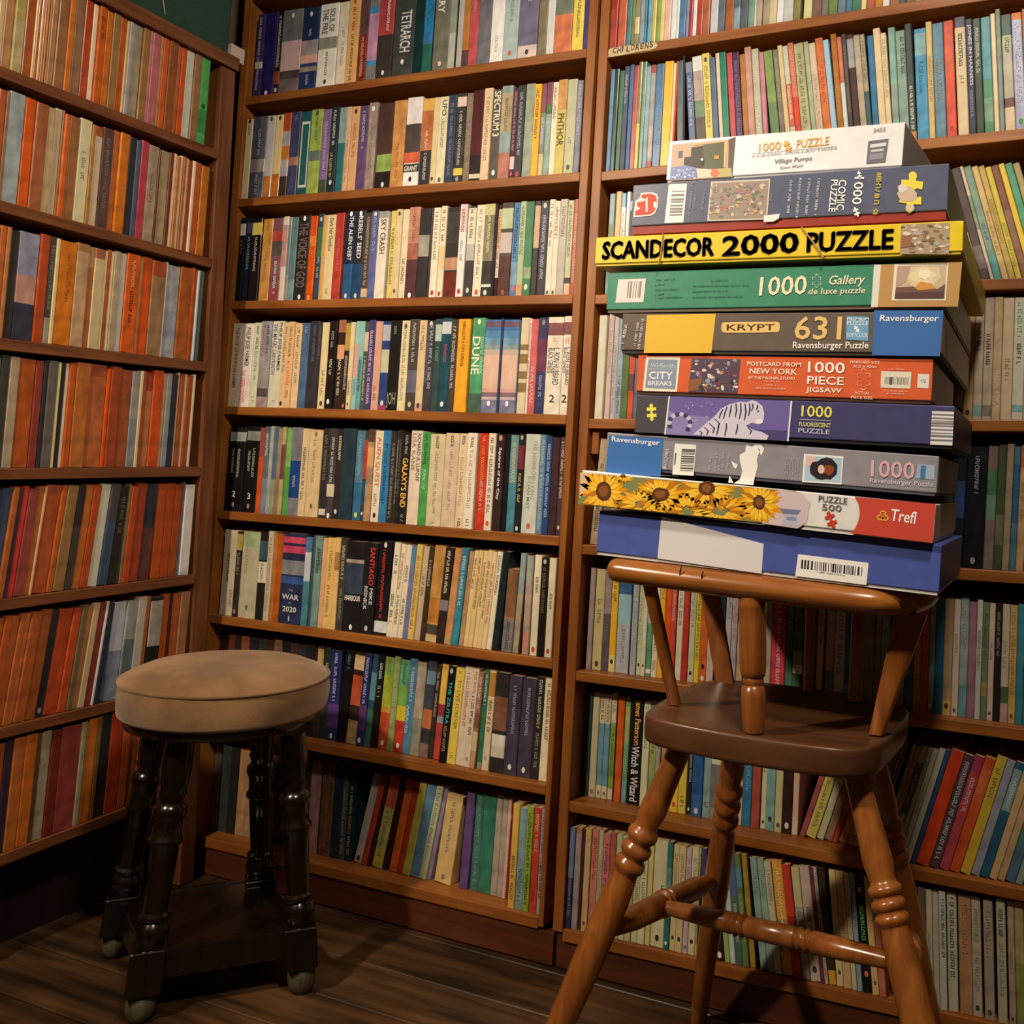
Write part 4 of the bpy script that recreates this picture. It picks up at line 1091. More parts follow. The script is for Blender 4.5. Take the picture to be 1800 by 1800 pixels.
class Front:
    """printed front of a box: pixel points on the photograph become points on the front plane of the box"""

    def __init__(self, root, org, un, vn, nn):
        self.root, self.org, self.un, self.vn, self.nn = root, org, un, vn, nn
        self.inv = None
        self.mb = None
        self.lay = 0

    def start(self):
        self.mb = MB()
        return self

    def P(self, px, lay):
        r = ray(*px)
        cam0 = np.array([0, 0, H])
        t = ((self.org - cam0) @ self.nn) / (r @ self.nn)
        w = cam0 + r * t - self.org
        return (w @ self.un, -lay * 0.00022 - 0.0002, w @ self.vn)

    def quad(self, pts, col, lay=1, rough=None):
        self.mb.face([self.P(p, lay) for p in pts], ink(col))

    def text(self, s, o, x, h, col, lay=3, slant=0.0):
        """o bottom-left, x bottom-right, h letter height in pixels"""
        a = self.P(o, lay)
        b = self.P(x, lay)
        c = self.P((o[0] + h * (0.05 + slant), o[1] - h), lay)
        put_text(self.mb, s, a, np.subtract(b, a), np.subtract(c, a), ink(col))

    def vtext(self, s, top, bot, w, col, lay=3):
        """reads downwards; top / bottom points of its left side, w wide"""
        a = self.P(top, lay)
        b = self.P(bot, lay)
        c = self.P((top[0] + w, top[1]), lay)
        put_text(self.mb, s, a, np.subtract(b, a), np.subtract(c, a), ink(col))

    def scr(self, a, b, w, col, seed=1, lay=3):
        """line of lettering too small to read from pixel a to pixel b, w pixels high"""
        rng = random.Random(seed)
        n = max(3, int(math.hypot(b[0] - a[0], b[1] - a[1]) / (w * 0.62)))
        dx, dy = (b[0] - a[0]) / n, (b[1] - a[1]) / n
        L = math.hypot(dx, dy)
        px_, py_ = dy / L * w, -dx / L * w
        for i in range(n):
            if rng.random() < 0.15:
                continue
            x, y = a[0] + dx * i, a[1] + dy * i
            f = 0.28
            self.quad([(x, y), (x + dx * f, y + dy * f), (x + dx * f + px_, y + dy * f + py_), (x + px_, y + py_)], col, lay)
            if rng.random() < 0.7:
                k = rng.choice([0.0, 0.4, 0.78])
                self.quad([(x + px_ * k, y + py_ * k), (x + dx * .75 + px_ * k, y + dy * .75 + py_ * k), (x + dx * .75 + px_ * (k + .22), y + dy * .75 + py_ * (k + .22)), (x + px_ * (k + .22), y + py_ * (k + .22))], col, lay)
            if rng.random() < 0.4:
                self.quad([(x + dx * .55, y + dy * .55), (x + dx * .8, y + dy * .8), (x + dx * .8 + px_, y + dy * .8 + py_), (x + dx * .55 + px_, y + dy * .55 + py_)], col, lay)

    def blob(self, c, rx, ry, col, lay=2, n=14, seed=0, rag=0.0):
        rng = random.Random(seed)
        self.quad([(c[0] + rx * (1 + rng.uniform(-rag, rag)) * math.cos(2 * math.pi * i / n), c[1] + ry * (1 + rng.uniform(-rag, rag)) * math.sin(2 * math.pi * i / n)) for i in range(n)][::-1], col, lay)

    def ring(self, c, rx, ry, col, lay=2, w=0.35, n=16):
        for i in range(n):
            a, b = 2 * math.pi * i / n, 2 * math.pi * (i + 1) / n
            self.quad([(c[0] + rx * k * math.cos(t), c[1] + ry * k * math.sin(t)) for k, t in ((1 - w, a), (1 - w, b), (1, b), (1, a))], col, lay)

    def piece(self, c, r, col, lay=2, rot=0.0, sy=1.0, outline=False):
        pts = [(c[0] + r * (x * math.cos(rot) - y * math.sin(rot)), c[1] - sy * r * (x * math.sin(rot) + y * math.cos(rot))) for x, y in PIECE]
        if not outline:
            self.quad(pts, col, lay)
        else:
            k = 1 - 0.09
            n = len(pts)
            for i in range(n):
                a, b = pts[i], pts[(i + 1) % n]
                self.quad([a, b, (c[0] + (b[0] - c[0]) * k, c[1] + (b[1] - c[1]) * k), (c[0] + (a[0] - c[0]) * k, c[1] + (a[1] - c[1]) * k)], col, lay)

    def bars(self, p0, p1, p2, p3, col, n, seed=3, lay=3, upright=True):
        """barcode inside a pixel quad given as top-left, top-right, bottom-right, bottom-left"""
        rng = random.Random(seed)
        t = 0.0
        mix = lambda a, b, k: (a[0] + (b[0] - a[0]) * k, a[1] + (b[1] - a[1]) * k)
        while t < 1:
            w = rng.choice([0.4, 0.7, 1.0]) / n
            e = min(1.0, t + w)
            if upright:
                self.quad([mix(p0, p1, t), mix(p0, p1, e), mix(p3, p2, e), mix(p3, p2, t)], col, lay)
            else:
                self.quad([mix(p0, p3, t), mix(p1, p2, t), mix(p1, p2, e), mix(p0, p3, e)], col, lay)
            t = e + rng.choice([0.4, 0.7, 1.1]) / n

    def done(self, name):
        if self.mb.f:
            o = self.mb.build(name, self.root)
            bm = bmesh.new()
            bm.from_mesh(o.data)
            for f in bm.faces:
                f.normal_update()
                if f.normal.y > 0:
                    f.normal_flip()
            bm.to_mesh(o.data)
            bm.free()
        self.mb = MB()


def puzzle_box(corners, Yl, Yr, label, col, top_h=None, base=None, base_col='d8d4cc', depth=0.27, side=None, top=None, h_m=None):
    """a lidded card box; corners are the pixel corners (BL, BR, TR, TL) of its front"""
    BL, BR, TR, TL = corners
    b0, b1 = at_y(*BL, Yl), at_y(*BR, Yr)
    t0, t1 = at_y(*TL, Yl), at_y(*TR, Yr)
    un = b1 - b0
    wd = np.linalg.norm(un)
    un = un / wd
    nn = np.array([un[1], -un[0], 0.0])
    nn = nn / np.linalg.norm(nn)          # towards the viewer
    vn = np.cross(nn, un)
    if vn[2] < 0:
        vn = -vn
    hh = h_m or 0.5 * ((t0 - b0) @ vn + (t1 - b1) @ vn)
    root = empty('puzzle_box', tuple(b0))
    root.matrix_world = Matrix(((un[0], -nn[0], vn[0], b0[0]), (un[1], -nn[1], vn[1], b0[1]), (un[2], -nn[2], vn[2], b0[2]), (0, 0, 0, 1)))
    tag(root, label, 'jigsaw box', 'jigsaw puzzle boxes in the pile')
    bh = base or 0.004
    mb = MB()
    m_c = paper(col, 0.32)
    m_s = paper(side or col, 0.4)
    m_t = paper(top or col, 0.35)
    z0, z1 = bh, hh - 0.0003
    x0, x1, y0, y1 = 0.0, wd, 0.0, depth
    mb.face([(x0, y0, z0), (x1, y0, z0), (x1, y0, z1), (x0, y0, z1)], m_c)
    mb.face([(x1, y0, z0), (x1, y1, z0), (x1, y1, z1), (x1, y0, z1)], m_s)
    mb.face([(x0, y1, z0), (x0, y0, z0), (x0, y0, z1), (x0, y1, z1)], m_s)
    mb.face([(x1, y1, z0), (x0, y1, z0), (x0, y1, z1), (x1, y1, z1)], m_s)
    mb.face([(x0, y0, z1), (x1, y0, z1), (x1, y1, z1), (x0, y1, z1)], m_t)
    mb.face([(x0, y0, z0), (x0, y1, z0), (x1, y1, z0), (x1, y0, z0)], m_t)
    mb.build('lid', root, bevel=0.0012, seg=2, smooth=False)
    mb = MB()
    i = 0.0018
    mb.box((x0 + i, y0 + i, 0.0003), (x1 - i, y1 - i, z0 + 0.006), paper(base_col, 0.5))
    mb.build('base_tray', root)
    return root, Front(root, b0, un, vn, nn).start()


# bottom: blue box with a plain paper label and a barcode sticker
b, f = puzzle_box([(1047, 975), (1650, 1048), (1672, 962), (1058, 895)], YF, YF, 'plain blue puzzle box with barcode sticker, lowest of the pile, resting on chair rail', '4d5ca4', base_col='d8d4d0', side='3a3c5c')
f.quad([CL2(335, 75), CL2(825, 207), CL2(815, 350), CL2(316, 277)], 'd9d5d6', 1)
f.done('paper_label')
f.quad([CN(315, 1070), CN(935, 1147), CN(915, 1342), CN(290, 1262)], 'eceae4', 1)
f.bars(CN(345, 1118), CN(882, 1186), CN(878, 1262), CN(340, 1196), '2c2826', 34, 5, 2)
f.scr(CN(480, 1232), CN(730, 1264), 2.2, '444444', 4, 2)
f.done('barcode_sticker')

# sunflower box
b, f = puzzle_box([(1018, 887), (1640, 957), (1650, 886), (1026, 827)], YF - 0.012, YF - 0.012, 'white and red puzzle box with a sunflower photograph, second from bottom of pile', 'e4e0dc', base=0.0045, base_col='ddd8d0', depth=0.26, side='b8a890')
f.quad([CG(48, 648), CG(1690, 790), CG(1800, 796), CG(1800, 1085), CG(30, 905)], '7c8454', 1)
f.quad([CG(48, 648), CG(420, 680), CG(150, 740), CG(40, 860)], 'd8b890', 2)


def sunflower(c, r, rc, seed, sx=1.0, sy=1.0, clip=None):
    rng = random.Random(seed)
    n = 17
    for ringk, (ra, col) in enumerate(((1.0, 'd88c14'), (0.92, 'ecac1c'), (0.74, 'f4c43c'))):
        for i in range(n):
            a = 2 * math.pi * (i + 0.5 * (ringk % 2) + rng.uniform(-.15, .15)) / n
            rr = r * ra * rng.uniform(0.86, 1.06)
            w = 0.13 + 0.03 * rng.random()
            pts = []
            for k, t in ((0.35, -w * 1.2), (0.66, -w), (1.0, rng.uniform(-.03, .03)), (0.66, w), (0.35, w * 1.2)):
                x, y = c[0] + sx * rr * k * math.cos(a + t), c[1] + sy * rr * k * math.sin(a + t)
                lo, hi = clip[:2]
                yl = lambda q, e: e[0][1] + (e[1][1] - e[0][1]) * (q - e[0][0]) / (e[1][0] - e[0][0])
                x = max(clip[2], min(clip[3], x))
                y = max(yl(x, lo), min(yl(x, hi), y))
                pts.append((x, y))
            f.quad(pts, col if rng.random() < 0.8 else 'c07818', 2 + ringk)
    f.blob(c, rc * sx, rc * sy, '5c3418', 6, 18, seed, 0.06)
    f.blob(c, rc * sx * 0.62, rc * sy * 0.62, '8a5428', 7, 14, seed + 1, 0.1)


cl_ = ([CG(48, 652), CG(1690, 793)], [CG(30, 900), CG(1690, 1072)], CG(38, 0)[0], CG(1690, 0)[0])
for c, r, rc, sd, sx, sy in ((CG(925, 960), 40, 0, 9, 1.2, 1), (CG(560, 905), 42, 0, 10, 1.3, 0.8), (CG(1180, 960), 42, 0, 11, 1.4, .8), (CG(240, 800), 48, 15, 1, 0.9, 1.15), (CG(700, 825), 46, 14, 2, 1.1, 0.85), (CG(1075, 775), 52, 13, 3, 1.1, .95), (CG(1500, 890), 46, 11, 4, 0.95, 1.1), (CG(395, 675), 22, 4, 5, 1.2, .7)):
    sunflower(c, r, max(rc, 0.1), sd, sx, sy, cl_)
f.quad([CN(0, 490), CN(340, 525), CN(420, 620), CN(390, 790), CN(310, 845), CN(0, 800)], 'cdbcc0', 1.5)
f.quad([CN(150, 660), CN(345, 680), CN(300, 735), CN(330, 830), CN(165, 815), CN(195, 735)], 'b8b4c8', 2)
f.quad([CN(155, 668), CN(340, 685), CN(310, 722), CN(180, 712)], '70789c', 3)
f.quad([CN(215, 740), CN(300, 748), CN(300, 775), CN(215, 768)], '8890b0', 3)
f.done('picture_panel')
f.quad([CN(812, 566), CN(1524, 630), CN(1497, 972), CN(775, 886), CN(815, 845), CN(845, 780), CN(858, 710), CN(848, 630)], 'c8493a', 2)
f.text('PUZZLE', CN(495, 608), CN(745, 634), 11, '5a5a58')
f.text('500', CN(524, 684), CN(697, 699), 11.5, '6a6a66')
f.piece(CN(603, 768), 14, 'c8402c', 3, 0.35)
f.text('Trefl', CN(1122, 775), CN(1342, 806), 21, 'f4f0ec', 4, 0.12)
for cx_, cy_ in ((1062, 712), (1036, 748), (1085, 752)):
    f.ring(CN(cx_, cy_), 5.6, 5.2, 'e8b040', 4, 0.45)
f.quad([CN(1055, 745), CN(1068, 745), CN(1064, 778), CN(1050, 776)], 'e8b040', 4)
f.done('lettering')

# grey box with a small portrait
b, f = puzzle_box([(1062, 822), (1646, 873), (1655, 796), (1072, 765)], YF, YF, 'grey and blue puzzle box with pink 1000 and torn white patch, above the sunflower box', '8e8b92', base_col='4c4c58', side='8a8a98', depth=0.25)
f.quad([CG(284, 346), CG(722, 372), CG(698, 682), CG(250, 655)], '3d6eb0', 1)
f.done('blue_panel')
f.quad([CG(815, 415), CG(988, 424), CG(966, 676), CG(793, 664)], 'e8e6e0', 1)
f.bars(CG(872, 458), CG(980, 462), CG(962, 640), CG(855, 635), '3c3a3a', 17, 6, 2, upright=False)
f.quad([CG(818, 490), CG(828, 490), CG(818, 585), CG(808, 585)], '555555', 2)
f.done('barcode_sticker')
f.quad([CG(1392, 425), CG(1440, 440), CG(1478, 415), CG(1502, 470), CG(1480, 545), CG(1487, 600), CG(1462, 690), CG(1450, 752), CG(1290, 738), CG(1340, 706), CG(1362, 640), CG(1342, 560), CG(1340, 505), CG(1385, 480)], 'eae8e2', 1)
f.quad([CG(1270, 555), CG(1325, 585), CG(1310, 620), CG(1290, 605)], 'eae8e2', 1)
f.quad([CG(1258, 672), CG(1290, 735), CG(1248, 730)], 'eae8e2', 1)
f.quad([CG(1485, 420), CG(1515, 425), CG(1540, 455), CG(1515, 515), CG(1495, 470)], 'eae8e2', 1)
f.done('torn_white_patch')
f.quad([CN(368, 188), CN(714, 210), CN(696, 458), CN(350, 436)], 'e6e8ea', 1)
f.quad([CN(385, 205), CN(700, 225), CN(685, 440), CN(368, 420)], 'a8c4d4', 2)
f.quad([CN(385, 205), CN(480, 212), CN(430, 300), CN(380, 300)], 'd8b8b4', 2.5)
f.blob(CN(545, 325), 25, 19, '2c2428', 3, 18, 3, 0.16)
f.blob(CN(585, 330), 10, 9, '8c4428', 4, 12, 4, 0.15)
f.blob(CN(520, 325), 6, 8, 'd8c0b0', 5, 12)
f.quad([CN(1368, 280), CN(1518, 287), CN(1510, 416), CN(1352, 402)], '9cb0c0', 1)
f.quad([CN(1395, 290), CN(1440, 292), CN(1430, 410), CN(1385, 405)], '4c78a8', 2)
f.done('picture_panel')
f.text('Ravensburger', CG(303, 408), CG(690, 442), 11.5, 'ececec')
f.text('1000', CN(952, 390), CN(1336, 414), 30, 'd9a9b2')
f.text('Ravensburger Puzzle', CN(945, 452), CN(1505, 492), 10.5, 'c9c2ca')
f.scr(CG(748, 622), CG(770, 450), 6, 'd8d6da', 8)
for xx, sd in ((1100, 1), (1148, 2), (1176, 3), (1206, 4), (1246, 5)):
    f.scr(CG(xx, 640), CG(xx + 14, 480 + 30 * (sd % 2)), 3.2, 'bcb8be', sd)
for i in range(6):
    f.scr(CN(205 + i * 22, 385), CN(215 + i * 22, 228), 2.2, 'b2aeb4', i)
f.done('lettering')

# tiger box
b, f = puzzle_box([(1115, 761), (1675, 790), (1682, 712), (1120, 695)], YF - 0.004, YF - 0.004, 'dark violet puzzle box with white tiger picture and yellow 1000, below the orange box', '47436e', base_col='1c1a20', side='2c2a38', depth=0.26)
f.quad([CG(516, 28), CG(762, 32), CG(728, 332), CG(488, 322)], '4a464e', 1)
f.done('grey_panel')
f.piece(CG(626, 160), 13.5, 'e6dd55', 2, 0.05)
f.done('piece_emblem')
f.quad([CG(764, 30), CG(776, 30), CG(740, 342), CG(728, 340)], 'dcdce0', 2)
f.quad([CG(1754, 68), CG(1768, 68), CG(1738, 396), CG(1724, 395)], 'dcdce0', 2)
f.done('border_lines')
f.quad([CG(776, 32), CG(1754, 70), CG(1726, 394), CG(740, 341)], '6c5fa0', 1)
f.quad([CG(760, 150), CG(900, 180), CG(1100, 200), CG(1050, 352), CG(742, 340)], '8a80b4', 1.5)
f.quad([CG(1450, 300), CG(1740, 310), CG(1727, 393), CG(1300, 370)], '4c4478', 1.5)
TG = [(960, 340), (1010, 300), (1080, 240), (1140, 190), (1190, 130), (1260, 95), (1340, 75), (1400, 80), (1440, 62), (1480, 75), (1525, 110), (1540, 170), (1535, 220), (1500, 262), (1440, 245), (1390, 270), (1440, 300), (1520, 320), (1575, 350), (1560, 385), (1450, 380), (1200, 365)]
f.quad([CG(*p) for p in TG], 'cfc8da', 2)
rng = random.Random(5)
for (xa, ya, xb, yb) in ((1200, 135, 1170, 210), (1235, 115, 1205, 215), (1270, 100, 1250, 200), (1305, 88, 1300, 200), (1345, 84, 1335, 215), (1380, 90, 1375, 225), (1415, 90, 1408, 190), (1440, 90, 1432, 150), (1320, 255, 1305, 340), (1400, 280, 1420, 340), (1130, 210, 1160, 290), (1090, 250, 1120, 330), (1050, 280, 1070, 345), (1480, 100, 1470, 140), (1170, 250, 1150, 345), (1230, 250, 1215, 350), (1010, 310, 1020, 345)):
    f.quad([CG(xa, ya), CG(xa + 9, ya), CG(xb + 22, (ya + yb) / 2), CG(xb + 8, yb), CG(xb, yb), CG(xb + 10, (ya + yb) / 2)], '38304c', 3)
for i in range(11):
    a = math.radians(200 - i * 24)
    cx_, cy_ = 855 + 85 * math.cos(a), 250 - 75 * math.sin(a)
    f.blob(CG(cx_, cy_), 4.2, 4.0, 'c4bcd4' if i % 2 else '40385c', 2 + 0.1 * i, 9)
for i in range(26):
    f.blob(CG(rng.uniform(900, 1180), rng.uniform(70, 240)), rng.uniform(.6, 2), rng.uniform(.6, 1.8), 'b4a8d0', 2.5, 7, i, .3)
f.blob(CG(1500, 235), 7, 4.5, 'e6e2ea', 4, 10)
f.blob(CG(1490, 150), 1.8, 1.4, '203040', 4, 8)
f.done('picture_panel')
f.text('1000', CZ(152, 1018), CZ(436, 1032), 20, 'e6dd66')
f.quad([CZ(138, 1040), CZ(430, 1054), CZ(430, 1060), CZ(138, 1046)], 'b8b4c4', 2)
f.text('FLUORESCENT', CZ(130, 1106), CZ(424, 1122), 7.5, 'dcd880')
f.text('PUZZLE', CZ(124, 1166), CZ(416, 1184), 8, 'c4bfd0')
f.done('lettering')
f.quad([CZ(1368, 966), CZ(1572, 974), CZ(1556, 1288), CZ(1350, 1278)], 'dcdad8', 1)
f.bars(CZ(1366, 990), CZ(1570, 998), CZ(1556, 1250), CZ(1352, 1242), '77747a', 13, 9, 2, upright=False)
f.done('barcode_sticker')

# orange box
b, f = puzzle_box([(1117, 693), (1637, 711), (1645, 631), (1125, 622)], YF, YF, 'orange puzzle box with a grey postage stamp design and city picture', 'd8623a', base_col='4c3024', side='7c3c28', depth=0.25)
K = [CK(358, 474), CK(690, 476), CK(656, 814), CK(324, 806)]
mix = lambda a, b_, k: (a[0] + (b_[0] - a[0]) * k, a[1] + (b_[1] - a[1]) * k)
zig = []
for i in range(4):
    a, b_ = K[i], K[(i + 1) % 4]
    ctr = (sum(p[0] for p in K) / 4, sum(p[1] for p in K) / 4)
    for j in range(26):
        p = mix(a, b_, j / 26)
        zig.append(mix(p, ctr, 0.03 * (j % 2)))
f.quad(zig, 'ece4d0', 1)
f.quad([CK(382, 498), CK(662, 504), CK(638, 788), CK(350, 772)], '8793a8', 2)
f.text('WHSmith', CK(402, 578), CK(632, 584), 8, 'c0c6d0', 3)
f.quad([CK(378, 590), CK(625, 596), CK(625, 599), CK(378, 593)], 'dfe2e6', 3)
f.text('CITY', CK(388, 688), CK(614, 694), 13.5, 'f0f0f0', 3)
f.text('BREAKS', CK(378, 748), CK(606, 754), 7.5, 'f0f0f0', 3)
f.done('stamp_print')
f.quad([CK(798, 490), CK(1264, 502), CK(1234, 826), CK(764, 812)], '564858', 1)
rng = random.Random(11)
for i in range(70):
    x, y = rng.uniform(800, 1225), rng.uniform(505, 800)
    f.blob(CK(x, y), rng.uniform(1, 5), rng.uniform(1, 4.5), rng.choice(['b08058', '7c7088', 'd8c8c0', '8c3c4c', 'c89060', '403440', '9098b0', 'e0d8d0']), 2 + i * 0.02, 8, i, 0.3)
f.quad([CK(770, 700), CK(900, 680), CK(880, 790), CK(766, 810)], '8c5c3c', 3)
f.done('picture_panel')
f.text('POSTCARD FROM', CK(1328, 560), (1408, 645), 7.3, 'f2ead8')
f.text('NEW YORK', CK(1352, 638), (1401, 659), 10, 'f2ead8')
f.text('BY THE MAGNEIL STUDIO', CK(1344, 688), CK(1785, 696), 4.6, 'eedccb')
f.scr(CK(1485, 716), CK(1640, 720), 2.5, 'eec0a8', 1)
f.scr(CK(1500, 752), CK(1610, 756), 2.5, 'eec0a8', 2)
f.scr(CK(1410, 785), CK(1700, 792), 2.8, 'eec0a8', 3)
f.text('1000', CZ(212, 608), CZ(556, 620), 19.5, 'f2eee4')
f.text('PIECE', CZ(206, 716), CZ(546, 728), 14.5, 'f2eee4')
f.text('JIGSAW', CZ(194, 802), CZ(528, 812), 11, 'f2eee4')
f.text('FINISHED SIZE', CZ(608, 522), CZ(882, 528), 4.6, 'f0cdb8')
f.text('50.5 x 40cm', CZ(634, 562), CZ(852, 566), 4.6, 'f0cdb8')
f.piece(CZ(732, 672), 19, 'f0b090', 2, 0.0, 0.9, outline=True)
f.text('ACTUAL', CZ(646, 808), CZ(792, 812), 4.6, 'f0cdb8')
f.text('PIECE SIZE', CZ(614, 850), CZ(816, 858), 4.8, 'f0cdb8')
f.scr(CZ(960, 582), CZ(1105, 586), 2.2, 'eec0a8', 5)
f.scr(CZ(920, 785), CZ(1140, 792), 2.4, 'eec0a8', 6)
f.scr(CZ(945, 808), CZ(1110, 814), 2.4, 'eec0a8', 7)
f.done('lettering')
f.quad([CZ(896, 594), CZ(1178, 604), CZ(1166, 758), CZ(888, 748)], 'dcd6c4', 1)
f.bars(CZ(930, 648), CZ(1150, 656), CZ(1145, 722), CZ(925, 714), '8c887c', 30, 12, 2)
f.quad([CZ(975, 650), CZ(1000, 651), CZ(995, 718), CZ(970, 717)], '555560', 3)
f.quad([CZ(1236, 620), CZ(1344, 626), CZ(1336, 756), CZ(1230, 750)], 'dcd8d4', 1)
f.scr(CZ(1262, 700), CZ(1312, 702), 6, 'b8b4b4', 3, 2)
f.done('barcode_sticker')

# brown box with the gold plate
b, f = puzzle_box([(1090, 621), (1655, 627), (1660, 545), (1094, 553)], YF - 0.004, YF - 0.004, 'grey-brown puzzle box with gold 631 and yellow panel, between green and orange boxes', '695d54', base_col='332c26', side='7a6650', depth=0.38)
f.quad([CK(368, 76), CK(1028, 64), CK(986, 440), CK(338, 440)], 'e2b63c', 1)
f.done('yellow_panel')
f.quad([CZ(830, 30), CZ(1474, 30), CZ(1440, 456), CZ(810, 448)], '3f6cab', 1)
f.done('blue_panel')
pl_ = [CK(1085, 160), CK(1100, 146), CK(1300, 141), CK(1620, 141), CK(1640, 155), CK(1642, 200), CK(1632, 238), CK(1400, 246), CK(1110, 246), CK(1086, 232), CK(1080, 195)]
f.quad(pl_, 'e6be74', 2)
f.text('KRYPT', CK(1132, 224), CK(1592, 222), 10.8, '4a3420', 3)
f.done('gold_plate')
f.quad([CZ(574, 84), CZ(782, 90), CZ(774, 316), CZ(566, 302)], '6fa2c6', 2)
f.text('PREMIUM', CZ(578, 124), CZ(778, 126), 5, 'dce6ee', 3)
f.text('PUZZLE', CZ(578, 168), CZ(776, 170), 7.5, 'dce6ee', 3)
f.piece(CZ(668, 205), 6, 'f0f4f6', 3, 0.6)
f.text('SOFTCLICK', CZ(574, 278), CZ(772, 280), 7, 'dce6ee', 3)
f.done('square_badge')
f.text('631', CZ(84, 302), CZ(520, 304), 41, 'e4bc78', 3, 0.02)
f.text('Ravensburger Puzzle', CZ(72, 402), CZ(776, 404), 15, 'ece8e0', 3)
f.text('Ravensburger', CZ(878, 148), CZ(1424, 152), 14.5, 'e6ecf2', 3, 0.1)
f.scr(CK(150, 355), CK(185, 160), 5.5, 'dcd6cc', 4)
f.scr(CK(262, 370), CK(300, 140), 4.5, 'dcd6cc', 5)
f.scr(CK(300, 400), CK(345, 110), 4.5, 'dcd6cc', 6)
f.done('lettering')

# green gallery box
b, f = puzzle_box([(1065, 550), (1660, 541), (1690, 460), (1072, 478)], YF, YF, 'green and tan puzzle box with framed landscape picture and cream 1000', '438a6e', base_col='6a5a48', side='8a8a6c', depth=0.39)
f.quad([CT(742, 498), CT(800, 497), CT(772, 852), CT(716, 853)], 'dcd8cc', 1)
f.done('white_stripe')
f.quad([CT(800, 497), CT(1476, 476), CT(1440, 848), CT(772, 852)], 'b88f58', 1)
f.done('tan_panel')
f.quad([CS(236, 556), CS(478, 548), CS(456, 756), CS(210, 762)], 'dcd6ce', 1)
f.bars(CS(325, 575), CS(452, 572), CS(438, 715), CS(310, 718), '8a8580', 9, 13, 2)
f.done('barcode_sticker')
f.quad([CT(912, 496), CT(1362, 488), CT(1338, 796), CT(888, 798)], 'e4dccf', 2)
f.quad([CT(935, 512), CT(1345, 505), CT(1325, 778), CT(912, 780)], 'c8b090', 3)
f.quad([CT(1040, 520), CT(1280, 514), CT(1300, 600), CT(1230, 680), CT(1060, 690), CT(1010, 610)], 'd8c49c', 3.5)
f.blob(CT(1150, 590), 22, 15, 'e0d2aa', 4, 16, 2, .15)
f.blob(CT(1165, 580), 11, 9, 'ece2c2', 5, 14, 3, .15)
f.quad([CT(935, 512), CT(1050, 510), CT(1010, 640), CT(925, 690)], 'b89a88', 4)
f.quad([CT(925, 690), CT(1070, 680), CT(1120, 712), CT(1270, 702), CT(1335, 660), CT(1325, 778), CT(912, 780)], '75564c', 5)
f.quad([CT(1080, 690), CT(1130, 640), CT(1220, 660), CT(1260, 700), CT(1110, 715)], 'd0924c', 6)
f.quad([CT(920, 735), CT(1325, 722), CT(1325, 778), CT(912, 780)], '5c4444', 6)
f.done('picture_panel')
f.text('1000', CS(1470, 702), (1417, 518), 33.5, 'e6dfbe', 3, 0.05)
f.piece(CT(265, 635), 12.5, 'e0dcc0', 3, 0.0, 0.85, outline=True)
f.text('Gallery', CT(352, 690), CT(650, 682), 21, 'e6dfbe', 3, 0.22)
f.text('de luxe puzzle', CT(190, 762), CT(664, 752), 13.5, 'e6dfbe', 3, 0.12)
for x0, x1, y, sd in ((560, 740, 570, 1), (560, 650, 615, 2), (560, 770, 660, 3), (560, 640, 700, 4), (560, 810, 728, 5), (1050, 1200, 580, 6), (890, 1380, 625, 7), (890, 1200, 672, 8), (890, 1330, 722, 9)):
    f.scr(CS(x0, y), CS(x1, y - 8), 3, '2f6a54', sd, 2)
f.done('lettering')

# yellow box
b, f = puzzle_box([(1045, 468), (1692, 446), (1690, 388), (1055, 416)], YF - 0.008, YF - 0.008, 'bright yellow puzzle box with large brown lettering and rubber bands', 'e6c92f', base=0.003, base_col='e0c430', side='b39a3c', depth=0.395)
ybox = b
f.text('SCANDECOR', (1058.5, 456.5), (1254, 449.5), 31, '44301f', 3)
f.text('2000', (1269, 450.5), (1402.5, 444), 34.5, '44301f', 3)
f.text('PUZZLE', (1418, 443.5), (1569, 438), 33.5, '44301f', 3)
for dx, dy in ((1.6, 0), (0.8, -1.2), (-0.8, 1.0)):
    f.text('SCANDECOR', (1058.5 + dx, 456.5 + dy), (1254 + dx, 449.5 + dy), 31, '44301f', 3)
    f.text('2000', (1269 + dx, 450.5 + dy), (1402.5 + dx, 444 + dy), 34.5, '44301f', 3)
    f.text('PUZZLE', (1418 + dx, 443.5 + dy), (1569 + dx, 438 + dy), 33.5, '44301f', 3)
f.done('lettering')
f.quad([CT(966, 164), CT(1372, 150), CT(1366, 412), CT(956, 412)], 'a89478', 1)
rng = random.Random(21)
for i in range(60):
    f.blob(CT(rng.uniform(985, 1350), rng.uniform(175, 395)), rng.uniform(2, 7), rng.uniform(1.5, 4), rng.choice(['c8bca0', '8c6c50', 'b0a08c', 'd8d0b8', '7c5c44', 'a8a898']), 2 + i * 0.02, 9, i, 0.35)
f.quad([CT(968, 260), CT(1055, 255), CT(1045, 350), CT(962, 360)], '94684a', 3.4)
f.done('picture_panel')

